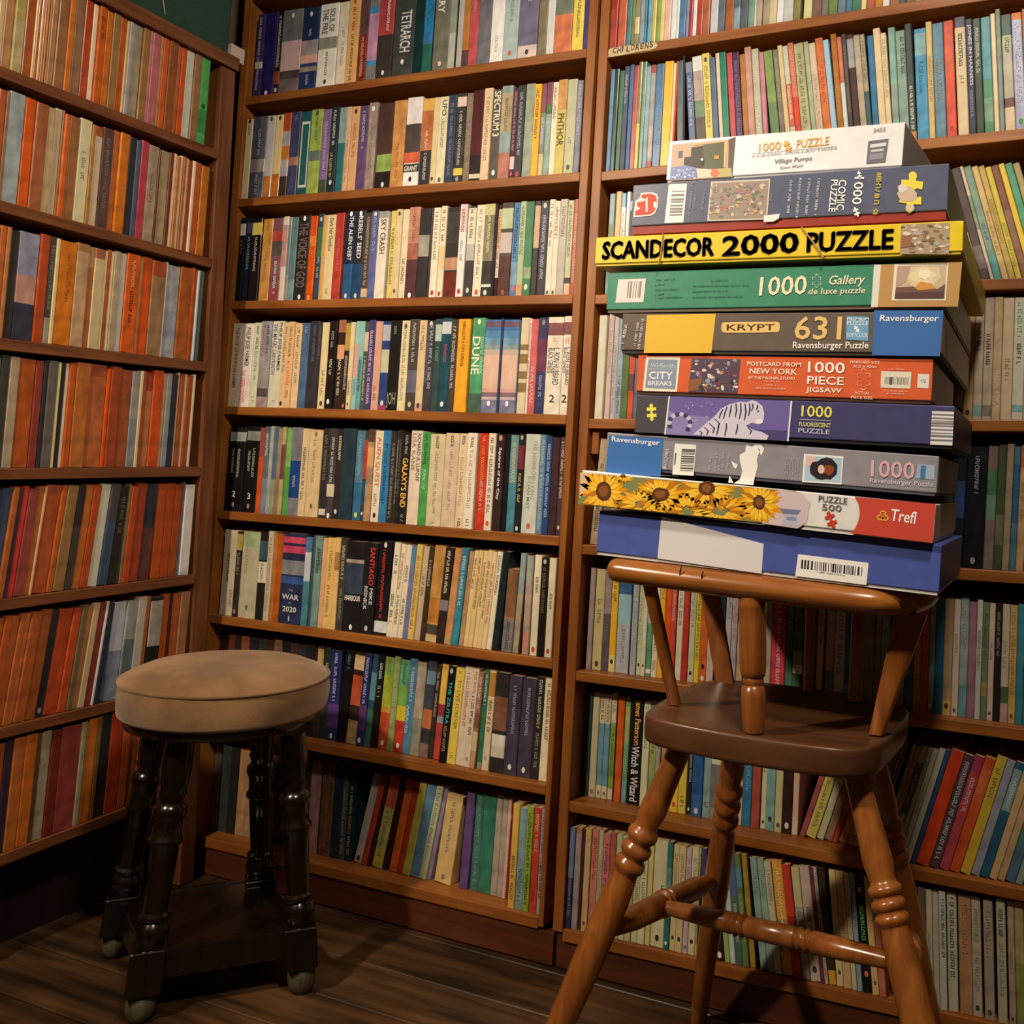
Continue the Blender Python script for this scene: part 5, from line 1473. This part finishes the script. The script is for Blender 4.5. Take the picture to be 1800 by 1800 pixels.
# slate comic box
b, f = puzzle_box([(1108, 412), (1665, 385), (1668, 290), (1108, 322)], YF, YF, 'slate blue puzzle box with red tray and yellow jigsaw piece emblem, near pile top', '5b6076', base=0.0105, base_col='932c22', side='4a4a50', depth=0.27)
f.quad([CV(62, 486), CV(188, 480), CV(162, 748), CV(32, 752)], 'e8e6e4', 1)
f.bars(CV(84, 532), CV(172, 530), CV(152, 700), CV(66, 702), '8a8886', 12, 14, 2, upright=False)
f.done('barcode_sticker')
f.quad([CV(352, 468), CV(760, 448), CV(738, 728), CV(326, 738)], 'd4c8bc', 1)
f.quad([CV(364, 478), CV(750, 459), CV(729, 718), CV(338, 728)], '9c8c80', 2)
rng = random.Random(31)
for i in range(110):
    t, s = rng.random(), rng.random()
    x, y = 360 + 370 * t - 24 * s, 480 - 18 * t + 235 * s
    f.blob(CV(x, y), rng.uniform(1.5, 5), rng.uniform(1.2, 4), rng.choice(['b87868', '8c9480', 'b0a890', '787068', 'c8bca8', 'a08090', '6c7c70', 'c09870']), 3 + i * 0.01, 8, i, 0.35)
f.quad([CV(718, 702), CV(826, 690), CV(820, 722), CV(782, 744), CV(716, 746)], 'e6e4e2', 5)
f.done('picture_panel')
for xx, ya, yb, sd in ((890, 695, 455, 1), (950, 715, 435, 2), (1015, 695, 445, 3), (1078, 700, 440, 4), (205, 740, 478, 5), (243, 655, 556, 6), (298, 665, 545, 7), (770, 600, 545, 8)):
    f.scr(CV(xx, ya), CV(xx + (ya - yb) * 0.1, yb), 4.6 if xx > 800 else 3.4, 'd4d6da' if xx > 800 else '9a9eac', sd)
f.vtext('COMIC', CV(1232, 456), CV(1212, 664), 14, 'eeeeea')
f.vtext('PUZZLE', CV(1180, 454), CV(1160, 676), 12, 'eeeeea')
f.vtext('1000', CV(1340, 436), CV(1320, 624), 17, 'eeeeea')
f.piece(CV(1352, 676), 8, 'eeeeea', 3, 0.4)
f.piece(CV(1372, 420), 6, 'eeeeea', 3, 0.2)
f.scr(CV(1500, 694), CV(1530, 405), 9, 'dcc850', 9)
f.done('lettering')
f.piece((1602, 338), 31, 'e8d24c', 3, -0.1, 1.05)
f.blob((1594, 340), 17, 15, 'c8b49c', 4, 14, 5, 0.25)
f.blob((1586, 332), 8, 7, 'd8cfc4', 5, 10, 6, 0.3)
f.blob((1600, 366), 8, 7, 'd4bf9c', 5, 10, 7, 0.1)
f.done('piece_emblem')
f.quad([CD(880, 412), CD(1010, 402), CD(1075, 425), CD(1092, 480), CD(1085, 580), CD(1050, 660), CD(990, 692), CD(788, 704), CD(812, 512), CD(862, 478)], 'e8e2dc', 2)
f.quad([CD(892, 430), CD(1005, 420), CD(1060, 445), CD(1074, 485), CD(1068, 575), CD(1040, 640), CD(985, 674), CD(806, 684), CD(812, 630), CD(875, 600), CD(828, 570), CD(832, 525), CD(925, 510), CD(930, 480), CD(880, 470)], 'cc4636', 3)
f.quad([CD(940, 470), CD(962, 468), CD(962, 640), CD(938, 642)], 'e8e2dc', 4)
f.blob(CD(1050, 555), 2.8, 6, 'e8e2dc', 4, 10)
f.quad([CD(748, 515), CD(782, 505), CD(772, 625), CD(738, 632)], 'b0b2bc', 2)
f.done('brand_mark')

# white box on top, set back and turned a little
b, f = puzzle_box([(1170, 322), (1585, 297), (1575, 207), (1178, 255)], 1.125, 1.098, 'white puzzle box with gold lettering and village picture, on top of the pile', 'e4e2e2', base_col='c8c4c0', side='8a8078', depth=0.22)
f.quad([CV(86, 212), CV(474, 176), CV(500, 436), CV(70, 462)], 'c0a48c', 1)
f.quad([CV(218, 232), CV(300, 222), CV(300, 400), CV(165, 350), CV(170, 300), CV(215, 295)], '42382f', 2)
f.quad([CV(300, 215), CV(446, 190), CV(440, 372), CV(300, 390)], '565a3e', 2)
f.quad([CV(222, 205), CV(472, 180), CV(452, 372), CV(440, 372), CV(446, 194), CV(222, 222)], 'd6b080', 3)
f.quad([CV(475, 176), CV(522, 160), CV(500, 420), CV(470, 420)], '5c4a40', 2)
f.quad([CV(75, 372), CV(170, 355), CV(250, 372), CV(262, 440), CV(70, 458)], '7d86b8', 3)
f.quad([CV(250, 376), CV(360, 384), CV(380, 436), CV(256, 444)], 'd8c6ae', 3)
f.quad([CV(388, 385), CV(492, 372), CV(498, 432), CV(384, 440)], 'b4a868', 3)
f.blob(CV(378, 410), 7, 7, 'd46e52', 4, 10, 2, .25)
f.blob(CV(292, 330), 4, 7, '2c2a2c', 4, 10)
f.blob(CV(292, 316), 2.2, 2.4, 'e8e6e4', 5, 8)
f.quad([CV(375, 290), CV(410, 286), CV(408, 310), CV(374, 314)], 'c08848', 4)
f.quad([CV(130, 258), CV(158, 256), CV(156, 300), CV(128, 304)], '56606c', 3)
rng = random.Random(41)
for i in range(24):
    f.blob(CV(rng.uniform(85, 250), rng.uniform(380, 445)), 2.2, 1.8, rng.choice(['aab0d8', '5c68a0', 'c8cce0']), 4, 7, i, .3)
f.done('picture_panel')
f.text('1000', CV(680, 264), CV(832, 248), 15, 'dba95c')
f.text('PUZZLE', CV(940, 238), CV(1164, 214), 14.5, 'dba95c')
f.piece(CV(880, 225), 9.5, 'dba23c', 3, 0.4)
f.quad([CV(630, 275), CV(1215, 222), CV(1215, 225), CV(630, 278)], 'a8a6a4', 2)
f.text('CLASSIC COLLECTION', CV(632, 302), CV(1216, 244), 3.8, '98969a')
f.text('Village Pumps', CV(784, 356), CV(1044, 330), 10.5, '7c7a80', 3, 0.15)
f.text('Kevin Walsh', CV(828, 384), CV(986, 366), 5.5, '8c8a90', 3, 0.1)
f.text('5455', CV(1470, 130), CV(1552, 122), 7, '8c8c92')
f.done('lettering')
f.quad([CV(1434, 190), CV(1574, 172), CV(1552, 334), CV(1420, 345)], '6c6a70', 2)
f.quad([CV(1450, 212), CV(1560, 198), CV(1556, 222), CV(1446, 236)], 'd4d2d4', 3)
f.quad([CV(1455, 250), CV(1540, 240), CV(1538, 256), CV(1452, 266)], 'c4c2c4', 3)
f.quad([CV(1446, 280), CV(1540, 268), CV(1534, 310), CV(1440, 320)], '8c8a90', 3)
f.done('stamp_print')

# two rubber bands round the yellow box
M_RUB = paper('b08a58', 0.6)
hb_ = 0.0378


def band(name, pf, pt, label):
    mb = MB()
    Fy = Front(None, np.array(ybox.matrix_world.translation), np.array(ybox.matrix_world.col[0][:3]), np.array(ybox.matrix_world.col[2][:3]), -np.array(ybox.matrix_world.col[1][:3]))
    a, c = Fy.P(pf, 1), Fy.P(pt, 1)
    e = 0.0007
    xa, xb = a[0], c[0]
    path = [(xa, -e, hb_ + 0.0004), ((xa + xb) / 2 + 0.001, -e - 0.0006, hb_ / 2), (xb, -e, 0.0002), (xb, 0.05, -0.0004), (xa, 0.05, hb_ + 0.0006), (xa, -e, hb_ + 0.0004)]
    mb.tube([path[0], path[1], path[2]], [0.0011] * 3, M_RUB, 8)
    mb.tube([path[2], path[3]], [0.0005] * 2, M_RUB, 8)
    mb.tube([path[0], path[4]], [0.0005] * 2, M_RUB, 8)
    o = mb.build(name, None, smooth=True)
    o.matrix_world = ybox.matrix_world.copy()
    tag(o, label, 'rubber band', None)


band('rubber_band', CS(628, 172), CS(592, 448), 'tan rubber band upright across the left half of the yellow puzzle box')
band('rubber_band', CT(138, 196), CT(322, 468), 'tan rubber band slanting across the right half of the yellow puzzle box')

# ------------------------------------------------------------------ child's chair holding the pile
WC = wood('varnished_beech', '7c4219', '9f6028', 0.3, 'Z', 1.2, coat=0.5)
WCX = wood('varnished_beech_rail', '84491c', 'aa6a2c', 0.3, 'X', 1.2, coat=0.4)
WSEAT = wood("dark_seat_wood", "4c2e1c", "654026", 0.36, 'X', 0.8, coat=0.25)
chair = empty('child_chair', (-0.3, 1.2, 0.0))
tag(chair, 'tall turned-leg wooden childs chair with bowed rail, carrying the puzzle box pile', 'chair')


def smooth_path(pts, n):
    """Catmull-Rom through points"""
    pts = [np.array(p, float) for p in pts]
    q = [2 * pts[0] - pts[1]] + pts + [2 * pts[-1] - pts[-2]]
    out = []
    for i in range(1, len(q) - 2):
        for j in range(n):
            t = j / n
            a, b, c, d = q[i - 1], q[i], q[i + 1], q[i + 2]
            out.append(0.5 * (2 * b + (c - a) * t + (2 * a - 5 * b + 4 * c - d) * t * t + (3 * b - a - 3 * c + d) * t ** 3))
    out.append(q[-2])
    return out


# bowed rail: near arm, round the right-hand end, far arm
zr = lambda x: H - 0.1036 - 0.030 * (x + 0.529) - 0.0155
rail = [(-0.511, 1.088), (-0.498, 1.088), (-0.45, 1.086), (-0.36, 1.084), (-0.27, 1.085), (-0.20, 1.088), (-0.17, 1.098), (-0.150, 1.13), (-0.140, 1.20), (-0.146, 1.27), (-0.17, 1.325), (-0.21, 1.345), (-0.30, 1.35), (-0.40, 1.35), (-0.47, 1.348), (-0.482, 1.348)]
rail = smooth_path([(x, y, zr(x)) for x, y in rail], 5)
mb = MB()
rr = []
for i, p in enumerate(rail):
    s = min(i, len(rail) - 1 - i)
    rr.append(0.0155 * (0.55 + 0.45 * min(1, s / 5.0) ** 0.5 if s < 5 else 1.0))
mb.tube(rail, rr, WCX, 20, squash=(1.0, 1.2))
rel(mb.build('arm_rail', None, smooth=True), chair)
mb = MB()      # two old saw nicks on the near arm
for px in ((1196, 1003), (1234, 1012)):
    p = at_y(px[0], px[1], 1.0665)
    mb.tube([p + np.array([0.001, 0, 0.006]), p, p + np.array([-0.001, 0.0005, -0.006])], [0.0004, 0.0012, 0.0004], ink('3a2010'), 8)
rel(mb.build('saw_nicks', None), chair)

# seat
out = [(-0.455, 1.10), (-0.447, 1.078), (-0.42, 1.064), (-0.36, 1.056), (-0.30, 1.055), (-0.24, 1.060), (-0.20, 1.070), (-0.176, 1.092), (-0.166, 1.14), (-0.160, 1.27), (-0.172, 1.325), (-0.21, 1.350), (-0.30, 1.353), (-0.40, 1.338), (-0.445, 1.308), (-0.459, 1.25), (-0.459, 1.16)]
cyc = smooth_path([(x, y, 0) for x, y in out + [out[0]]], 4)[:-1]
ZS = H - 0.290
ctr = np.mean(cyc, axis=0)
zt = lambda x, y: ZS - 0.012 * (x + 0.44)
mb = MB()
n = len(cyc)
rings = [(0.90, -0.0325), (0.98, -0.0325), (0.992, -0.031), (1.0, -0.027), (1.003, -0.015), (1.0, -0.0045), (0.996, -0.0015), (0.985, 0.0), (0.90, -0.0008), (0.6, -0.003), (0.25, -0.004)]
for k, dz in rings:
    for p in cyc:
        q = ctr + (p - ctr) * k
        mb.v.append((q[0], q[1], zt(q[0], q[1]) + dz))
mi = mb.mi(WSEAT)
for r_ in range(len(rings) - 1):
    for i in range(n):
        j = (i + 1) % n
        mb.f.append((r_ * n + i, r_ * n + j, (r_ + 1) * n + j, (r_ + 1) * n + i))
        mb.m.append(mi)
mb.f.append(tuple(range(n))[::-1])
mb.m.append(mi)
mb.f.append(tuple((len(rings) - 1) * n + i for i in range(n)))
mb.m.append(mi)
rel(mb.build('seat', None, smooth=True, angle=60), chair)


def turned(name, a, b, prof, mat, seg=20, squash=None):
    """turned piece from a to b; prof = (fraction along, radius)"""
    a, b = np.array(a, float), np.array(b, float)
    mb = MB()
    mb.tube([a + (b - a) * t for t, r in prof], [r for t, r in prof], mat, seg, squash)
    o = mb.build(name, None, smooth=True, angle=50)
    return rel(o, chair)


def on(px, Y):
    return at_y(px[0], px[1], Y)


# turned post near the front of the seat
turned('turned_post', on((1325, 1287), 1.077), on((1322, 1050), 1.085),
       [(0.0, 0.0115), (0.02, 0.0125), (0.10, 0.0135), (0.26, 0.0148), (0.335, 0.0135), (0.345, 0.0112), (0.36, 0.0122), (0.385, 0.0125), (0.40, 0.0115), (0.41, 0.0135), (0.45, 0.0152), (0.62, 0.0160), (0.80, 0.0158), (0.90, 0.0150), (0.915, 0.0160), (0.95, 0.0160), (1.0, 0.0150)], WC)


def slat(a, b, w0, w1, th, name='slat'):
    a, b = np.array(a, float), np.array(b, float)
    mb = MB()
    N = 8
    for i in range(N + 1):
        t = i / N
        p = a + (b - a) * t
        w = (w0 + (w1 - w0) * t) / 2
        h = th / 2
        for sx, sy in ((-1, -.6), (-.6, -1), (.6, -1), (1, -.6), (1, .6), (.6, 1), (-.6, 1), (-1, .6)):
            mb.v.append((p[0] + sx * w, p[1] + sy * h, p[2]))
    mi = mb.mi(WC)
    for i in range(N):
        for k in range(8):
            j = (k + 1) % 8
            mb.f.append((i * 8 + k, i * 8 + j, (i + 1) * 8 + j, (i + 1) * 8 + k))
            mb.m.append(mi)
    mb.f.append(tuple(range(8))[::-1])
    mb.m.append(mi)
    mb.f.append(tuple(N * 8 + k for k in range(8)))
    mb.m.append(mi)
    return rel(mb.build(name, None, smooth=True, angle=60), chair)


slat(on((1186, 1238), 1.145), on((1140, 1018), 1.092), 0.0150, 0.0165, 0.012)
slat(on((1275, 1202), 1.315), on((1243, 1010), 1.345), 0.027, 0.029, 0.012)
slat(on((1421, 1214), 1.325), on((1425, 1050), 1.345), 0.0125, 0.0125, 0.012)
slat(on((1503, 1232), 1.315), on((1510, 1062), 1.34), 0.018, 0.018, 0.012)
slat(on((1541, 1290), 1.150), on((1602, 1078), 1.125), 0.017, 0.036, 0.014)


def leg(p0, p1, bead_px, flip=1):
    """leg from under the seat to the floor through two points; beads at the fractions given"""
    p0, p1 = np.array(p0, float), np.array(p1, float)
    d = p1 - p0
    foot = p0 + d * ((0.0 - p0[2]) / d[2])
    top = p0 + d * ((ZS - 0.028 - p0[2]) / d[2])
    L = np.linalg.norm(foot - top)
    bf = [np.linalg.norm((p0 + d * t) - top) / L for t in bead_px]
    b0, b1 = bf
    st = (b1 - b0) / 3
    prof = [(0, 0.0135), (0.02, 0.0140), (b0 * 0.6, 0.0158), (b0 - 0.045, 0.0172), (b0 - 0.030, 0.0170), (b0 - 0.006, 0.0142)]
    for i in range(3):
        for t, r in ((0.08, 0.0152), (0.25, 0.0185), (0.5, 0.0196), (0.75, 0.0185), (0.92, 0.0152)):
            prof.append((b0 + st * (i + t), r))
    prof += [(b1 + 0.004, 0.0150), (b1 + 0.02, 0.0166), (b1 + 0.06, 0.0185), (b1 + 0.20, 0.0190), (min(0.93, b1 + 0.42), 0.0160), (1.0, 0.0128)]
    mb = MB()
    mb.tube([top + (foot - top) * t for t, r in prof], [r for t, r in prof], WC, 22)
    rel(mb.build('leg', None, smooth=True, angle=50), chair)
    return top, foot


LF = (on((1187, 1335), 1.118), on((985, 1800), 1.062))
RB = (on((1289, 1340), 1.292), on((1230, 1771), 1.455))
RF = (on((1506, 1365), 1.122), on((1612, 1790), 1.065))
RR_ = (on((1540, 1345), 1.285), on((1634, 1790), 1.43))
leg(*LF, [0.26, 0.43])
leg(*RB, [0.08, 0.24])
leg(*RF, [0.46, 0.64])
leg(*RR_, [0.20, 0.36])


def stretcher(a, b, rings, r=0.0125):
    prof = [(0, 0.0085), (0.06, 0.0095), (0.25, r * 0.95)]
    for t in rings:
        prof += [(t - 0.035, r), (t - 0.028, r * 0.82), (t - 0.015, r * 1.12), (t - 0.003, r * 0.84), (t, r * 0.82), (t + 0.003, r * 0.84), (t + 0.015, r * 1.12), (t + 0.028, r * 0.82), (t + 0.035, r)]
    prof += [(0.78, r * 0.95), (0.94, 0.0095), (1, 0.0085)]
    prof = sorted(prof)
    a, b = np.array(a), np.array(b)
    mb = MB()
    mb.tube([a + (b - a) * t for t, _ in prof], [q for _, q in prof], WC, 18)
    rel(mb.build('stretcher', None, smooth=True, angle=50), chair)


pt = lambda l, t: np.array(l[0]) + (np.array(l[1]) - np.array(l[0])) * t
sa, sb = pt(LF, 0.665), pt(RB, 0.445)
stretcher(sa, sb, [0.5], 0.016)
sc, sd = pt(RF, 0.835), pt(RR_, 0.66)
stretcher(sc, sd, [0.5], 0.0135)
stretcher(sa + (sb - sa) * 0.46, sc + (sd - sc) * 0.22, [0.36, 0.62], 0.0130)

# ------------------------------------------------------------------ upholstered stool
M_VEL, nt_, b_ = new_mat('worn_velour')
tc_ = nt_.nodes.new('ShaderNodeTexCoord')
n1_ = nt_.nodes.new('ShaderNodeTexNoise')
n1_.inputs['Scale'].default_value = 9
n1_.inputs['Detail'].default_value = 5
n2_ = nt_.nodes.new('ShaderNodeTexNoise')
n2_.inputs['Scale'].default_value = 420
for q in (n1_, n2_):
    nt_.links.new(tc_.outputs['Object'], q.inputs['Vector'])
rp_ = nt_.nodes.new('ShaderNodeValToRGB')
rp_.color_ramp.elements[0].position = 0.34
rp_.color_ramp.elements[0].color = rgb('6e5034') + (1,)
rp_.color_ramp.elements[1].position = 0.62
rp_.color_ramp.elements[1].color = rgb('96714d') + (1,)
nt_.links.new(n1_.outputs['Fac'], rp_.inputs[0])
nt_.links.new(rp_.outputs[0], b_.inputs['Base Color'])
bp_ = nt_.nodes.new('ShaderNodeBump')
bp_.inputs['Strength'].default_value = 0.35
bp_.inputs['Distance'].default_value = 0.001
nt_.links.new(n2_.outputs['Fac'], bp_.inputs['Height'])
nt_.links.new(bp_.outputs[0], b_.inputs['Normal'])
b_.inputs['Roughness'].default_value = 0.95
b_.inputs['Sheen Weight'].default_value = 0.35
b_.inputs['Sheen Tint'].default_value = (1, 0.85, 0.7, 1)
b_.inputs['Specular IOR Level'].default_value = 0.1
WS = wood('black_stained_wood', '0c0705', '1c100a', 0.22, 'Z', 1.0, coat=0.35)
M_FOOT = wood('worn_wood_foot', '3a3424', '5c543a', 0.45, 'Z', 1.5)

SX, SY, SZ = -1.272, 1.228, 0.495
stool = empty('upholstered_stool', (SX, SY, 0))
tag(stool, 'low round stool with worn tan velour cushion and black turned legs, left of frame', 'stool')


def lathe(name, prof, mat, parent, seg=64, wob=0.0):
    mb = MB()
    for r, z in prof:
        for k in range(seg):
            a = 2 * math.pi * k / seg
            w = 1 + wob * math.sin(3 * a + z * 40)
            mb.v.append((SX + r * w * math.cos(a), SY + r * w * math.sin(a), z))
    mi = mb.mi(mat)
    for i in range(len(prof) - 1):
        for k in range(seg):
            j = (k + 1) % seg
            mb.f.append((i * seg + k, i * seg + j, (i + 1) * seg + j, (i + 1) * seg + k))
            mb.m.append(mi)
    mb.f.append(tuple(range(seg))[::-1])
    mb.m.append(mi)
    mb.f.append(tuple((len(prof) - 1) * seg + k for k in range(seg)))
    mb.m.append(mi)
    return rel(mb.build(name, None, smooth=True, angle=70), parent)


RS = 0.160
cu = [(RS * 0.955, SZ - 0.066), (RS * 0.985, SZ - 0.064), (RS * 1.0, SZ - 0.058), (RS * 1.008, SZ - 0.035), (RS * 1.0, SZ - 0.014), (RS * 0.985, SZ - 0.009), (RS * 0.965, SZ - 0.007), (RS * 0.93, SZ - 0.001), (RS * 0.8, SZ + 0.008), (RS * 0.6, SZ + 0.0135), (RS * 0.35, SZ + 0.0140), (RS * 0.12, SZ + 0.0125)]
lathe('cushion', cu, M_VEL, stool, 72, 0.004)
mb = MB()
pa = [(SX + RS * 0.992 * math.cos(2 * math.pi * k / 72), SY + RS * 0.992 * math.sin(2 * math.pi * k / 72), SZ - 0.0105) for k in range(73)]
mb.tube(pa, [0.0032] * 73, M_VEL, 8, cap=False)
rel(mb.build('cushion_piping', None, smooth=True), stool)
lathe('seat_board', [(RS * 0.9, SZ - 0.082), (RS * 0.93, SZ - 0.080), (RS * 0.93, SZ - 0.0665)], WS, stool, 48)

FT = [(-1.249, 1.088), (-1.094, 1.256), (-1.295, 1.368), (-1.450, 1.200)]
TPF = 0.70
legs_ = []
for fx, fy in FT:
    tx, ty = SX + (fx - SX) * TPF, SY + (fy - SY) * TPF
    top, foot = np.array([tx, ty, SZ - 0.078]), np.array([fx, fy, 0.0])
    P_ = lambda z, foot=foot, top=top: foot + (top - foot) * (z / top[2])
    prof = [(0.403, 0.0175), (0.37, 0.0195), (0.342, 0.0185), (0.332, 0.0160), (0.326, 0.0180), (0.320, 0.0160), (0.312, 0.0150), (0.306, 0.0205), (0.298, 0.0215), (0.290, 0.0195), (0.286, 0.0180), (0.262, 0.0185), (0.258, 0.0215), (0.253, 0.0215), (0.249, 0.0175), (0.21, 0.0165), (0.165, 0.0150), (0.153, 0.0148), (0.149, 0.0190), (0.144, 0.0190), (0.140, 0.0155), (0.134, 0.0190), (0.126, 0.0215), (0.117, 0.0195), (0.112, 0.0170), (0.104, 0.0175)]
    mb = MB()
    mb.tube([P_(z) for z, r in prof], [r * 1.16 for z, r in prof], WS, 22)
    lg = rel(mb.build('leg', None, smooth=True, angle=50), stool)
    legs_.append(P_)
    # square block and ball foot belong to the leg
    ang = math.atan2(FT[1][1] - FT[0][1], FT[1][0] - FT[0][0])
    mb = MB()
    ca, sa_ = math.cos(ang), math.sin(ang)
    hw = 0.0245
    c0, c1 = P_(0.042), P_(0.105)
    cor = [(-hw, -hw), (hw, -hw), (hw, hw), (-hw, hw)]
    mb.hexa([(c0[0] + x * ca - y * sa_, c0[1] + x * sa_ + y * ca, c0[2]) for x, y in cor] + [(c1[0] + x * ca - y * sa_, c1[1] + x * sa_ + y * ca, c1[2]) for x, y in cor], WS)
    bk = mb.build('leg_block', None, bevel=0.003, seg=3)
    bk.parent = lg
    mb = MB()
    pr = [(0.0435, 0.012), (0.040, 0.014), (0.036, 0.0185), (0.026, 0.0215), (0.014, 0.0205), (0.005, 0.0165), (0.0005, 0.0125)]
    mb.tube([P_(z) for z, r in pr], [r for z, r in pr], M_FOOT, 20)
    ft = mb.build('ball_foot', None, smooth=True)
    ft.parent = lg
    ft['label'] = 'pale worn ball foot'
for i in range(4):
    a, b = legs_[i](0.078), legs_[(i + 1) % 4](0.078)
    d = (b - a) / np.linalg.norm(b - a)
    nrm = np.array([-d[1], d[0], 0])
    a, b = a + d * 0.0205, b - d * 0.0205
    mb = MB()
    hw, hh = 0.008, 0.022
    cor = []
    for zz in (-hh, hh):
        for p, s in ((a, -1), (b, -1), (b, 1), (a, 1)):
            cor.append(p + nrm * hw * s + np.array([0, 0, zz]))
    mb.hexa(cor, WS)
    rel(mb.build('stretcher', None, bevel=0.0025, seg=2), stool)

mb = MB()
cor = [legs_[i](0.098) for i in range(4)]
cc = sum(cor) / 4
q = [cc + (c - cc) * 0.93 for c in cor]
mb.hexa([(p[0], p[1], 0.0905) for p in q] + [(p[0], p[1], 0.0985) for p in q], WS)
rel(mb.build('foot_board', None, bevel=0.0015), stool)

# ------------------------------------------------------------------ things on and under the left bookcase
ZT = ztop[0] * 1.2 + ztop[1]
mb = MB()
mg, nt_, b_ = new_mat('dark_green_cloth')
n_ = nt_.nodes.new('ShaderNodeTexNoise')
n_.inputs['Scale'].default_value = 30
mx_ = nt_.nodes.new('ShaderNodeMix')
mx_.data_type = 'RGBA'
mx_.inputs[6].default_value = rgb('17332a') + (1,)
mx_.inputs[7].default_value = rgb('254a3c') + (1,)
nt_.links.new(n_.outputs['Fac'], mx_.inputs[0])
nt_.links.new(mx_.outputs[2], b_.inputs['Base Color'])
b_.inputs['Roughness'].default_value = 0.8
gx0, gx1 = XLC - DEP + 0.012, XLC - 0.012
gbox = empty('storage_box', (XLC - 0.08, 1.2, ZT))
tag(gbox, 'dark green storage box on top of the left bookcase', 'box')
mb.box((gx0, 0.86, ZT + 0.002), (gx1, 1.405, ZT + 0.26), mg)
rel(mb.build('body', None, bevel=0.004), gbox)
mb = MB()
mb.box((gx0 - 0.004, 0.855, ZT + 0.26), (gx1 + 0.004, 1.41, ZT + 0.30), mg)
rel(mb.build('lid', None, bevel=0.004), gbox)
mb = MB()
pc = at_x(284, 8, gx1 + 0.002)
mb.tube([pc + np.array([0, 0, 0.02]), pc + np.array([0.002, 0.003, 0.0]), pc + np.array([0.0, 0.009, -0.016])], [0.0012, 0.0014, 0.0008], ink('a89878'), 8)
rel(mb.build('tie_cord', None, smooth=True), gbox)

mb = MB()
c0 = at_x(384, 77, XLC - 0.005)
mc = paper('c8b0a4', 0.7)
mb.hexa([(XLC - 0.10, 1.412, ZT + 0.002), (XLC - 0.012, 1.412, ZT + 0.002), (XLC - 0.012, 1.446, ZT + 0.002), (XLC - 0.10, 1.446, ZT + 0.002),
         (XLC - 0.10, 1.412, ZT + 0.034), (XLC - 0.012, 1.412, ZT + 0.034), (XLC - 0.012, 1.446, ZT + 0.034), (XLC - 0.10, 1.446, ZT + 0.034)], mc)
o = mb.build('card_box', bevel=0.001)
tag(o, 'small pale pinkish card box at the corner end of the left bookcase top', 'box')

p = at_x(0, 1540, XLC - 0.02)
mb = MB()
wo = wood('raw_offcut_wood', '8a6a44', 'b08c5c', 0.6, 'Y', 1.0)
mb.box((XLC - 0.07, 0.74, 0.0015), (XLC - 0.012, 1.10, 0.0555 + 0.0), wo)
o = mb.build('wood_block', bevel=0.002)
tag(o, 'pale raw wood block on the floor under the left bookcase', 'block')
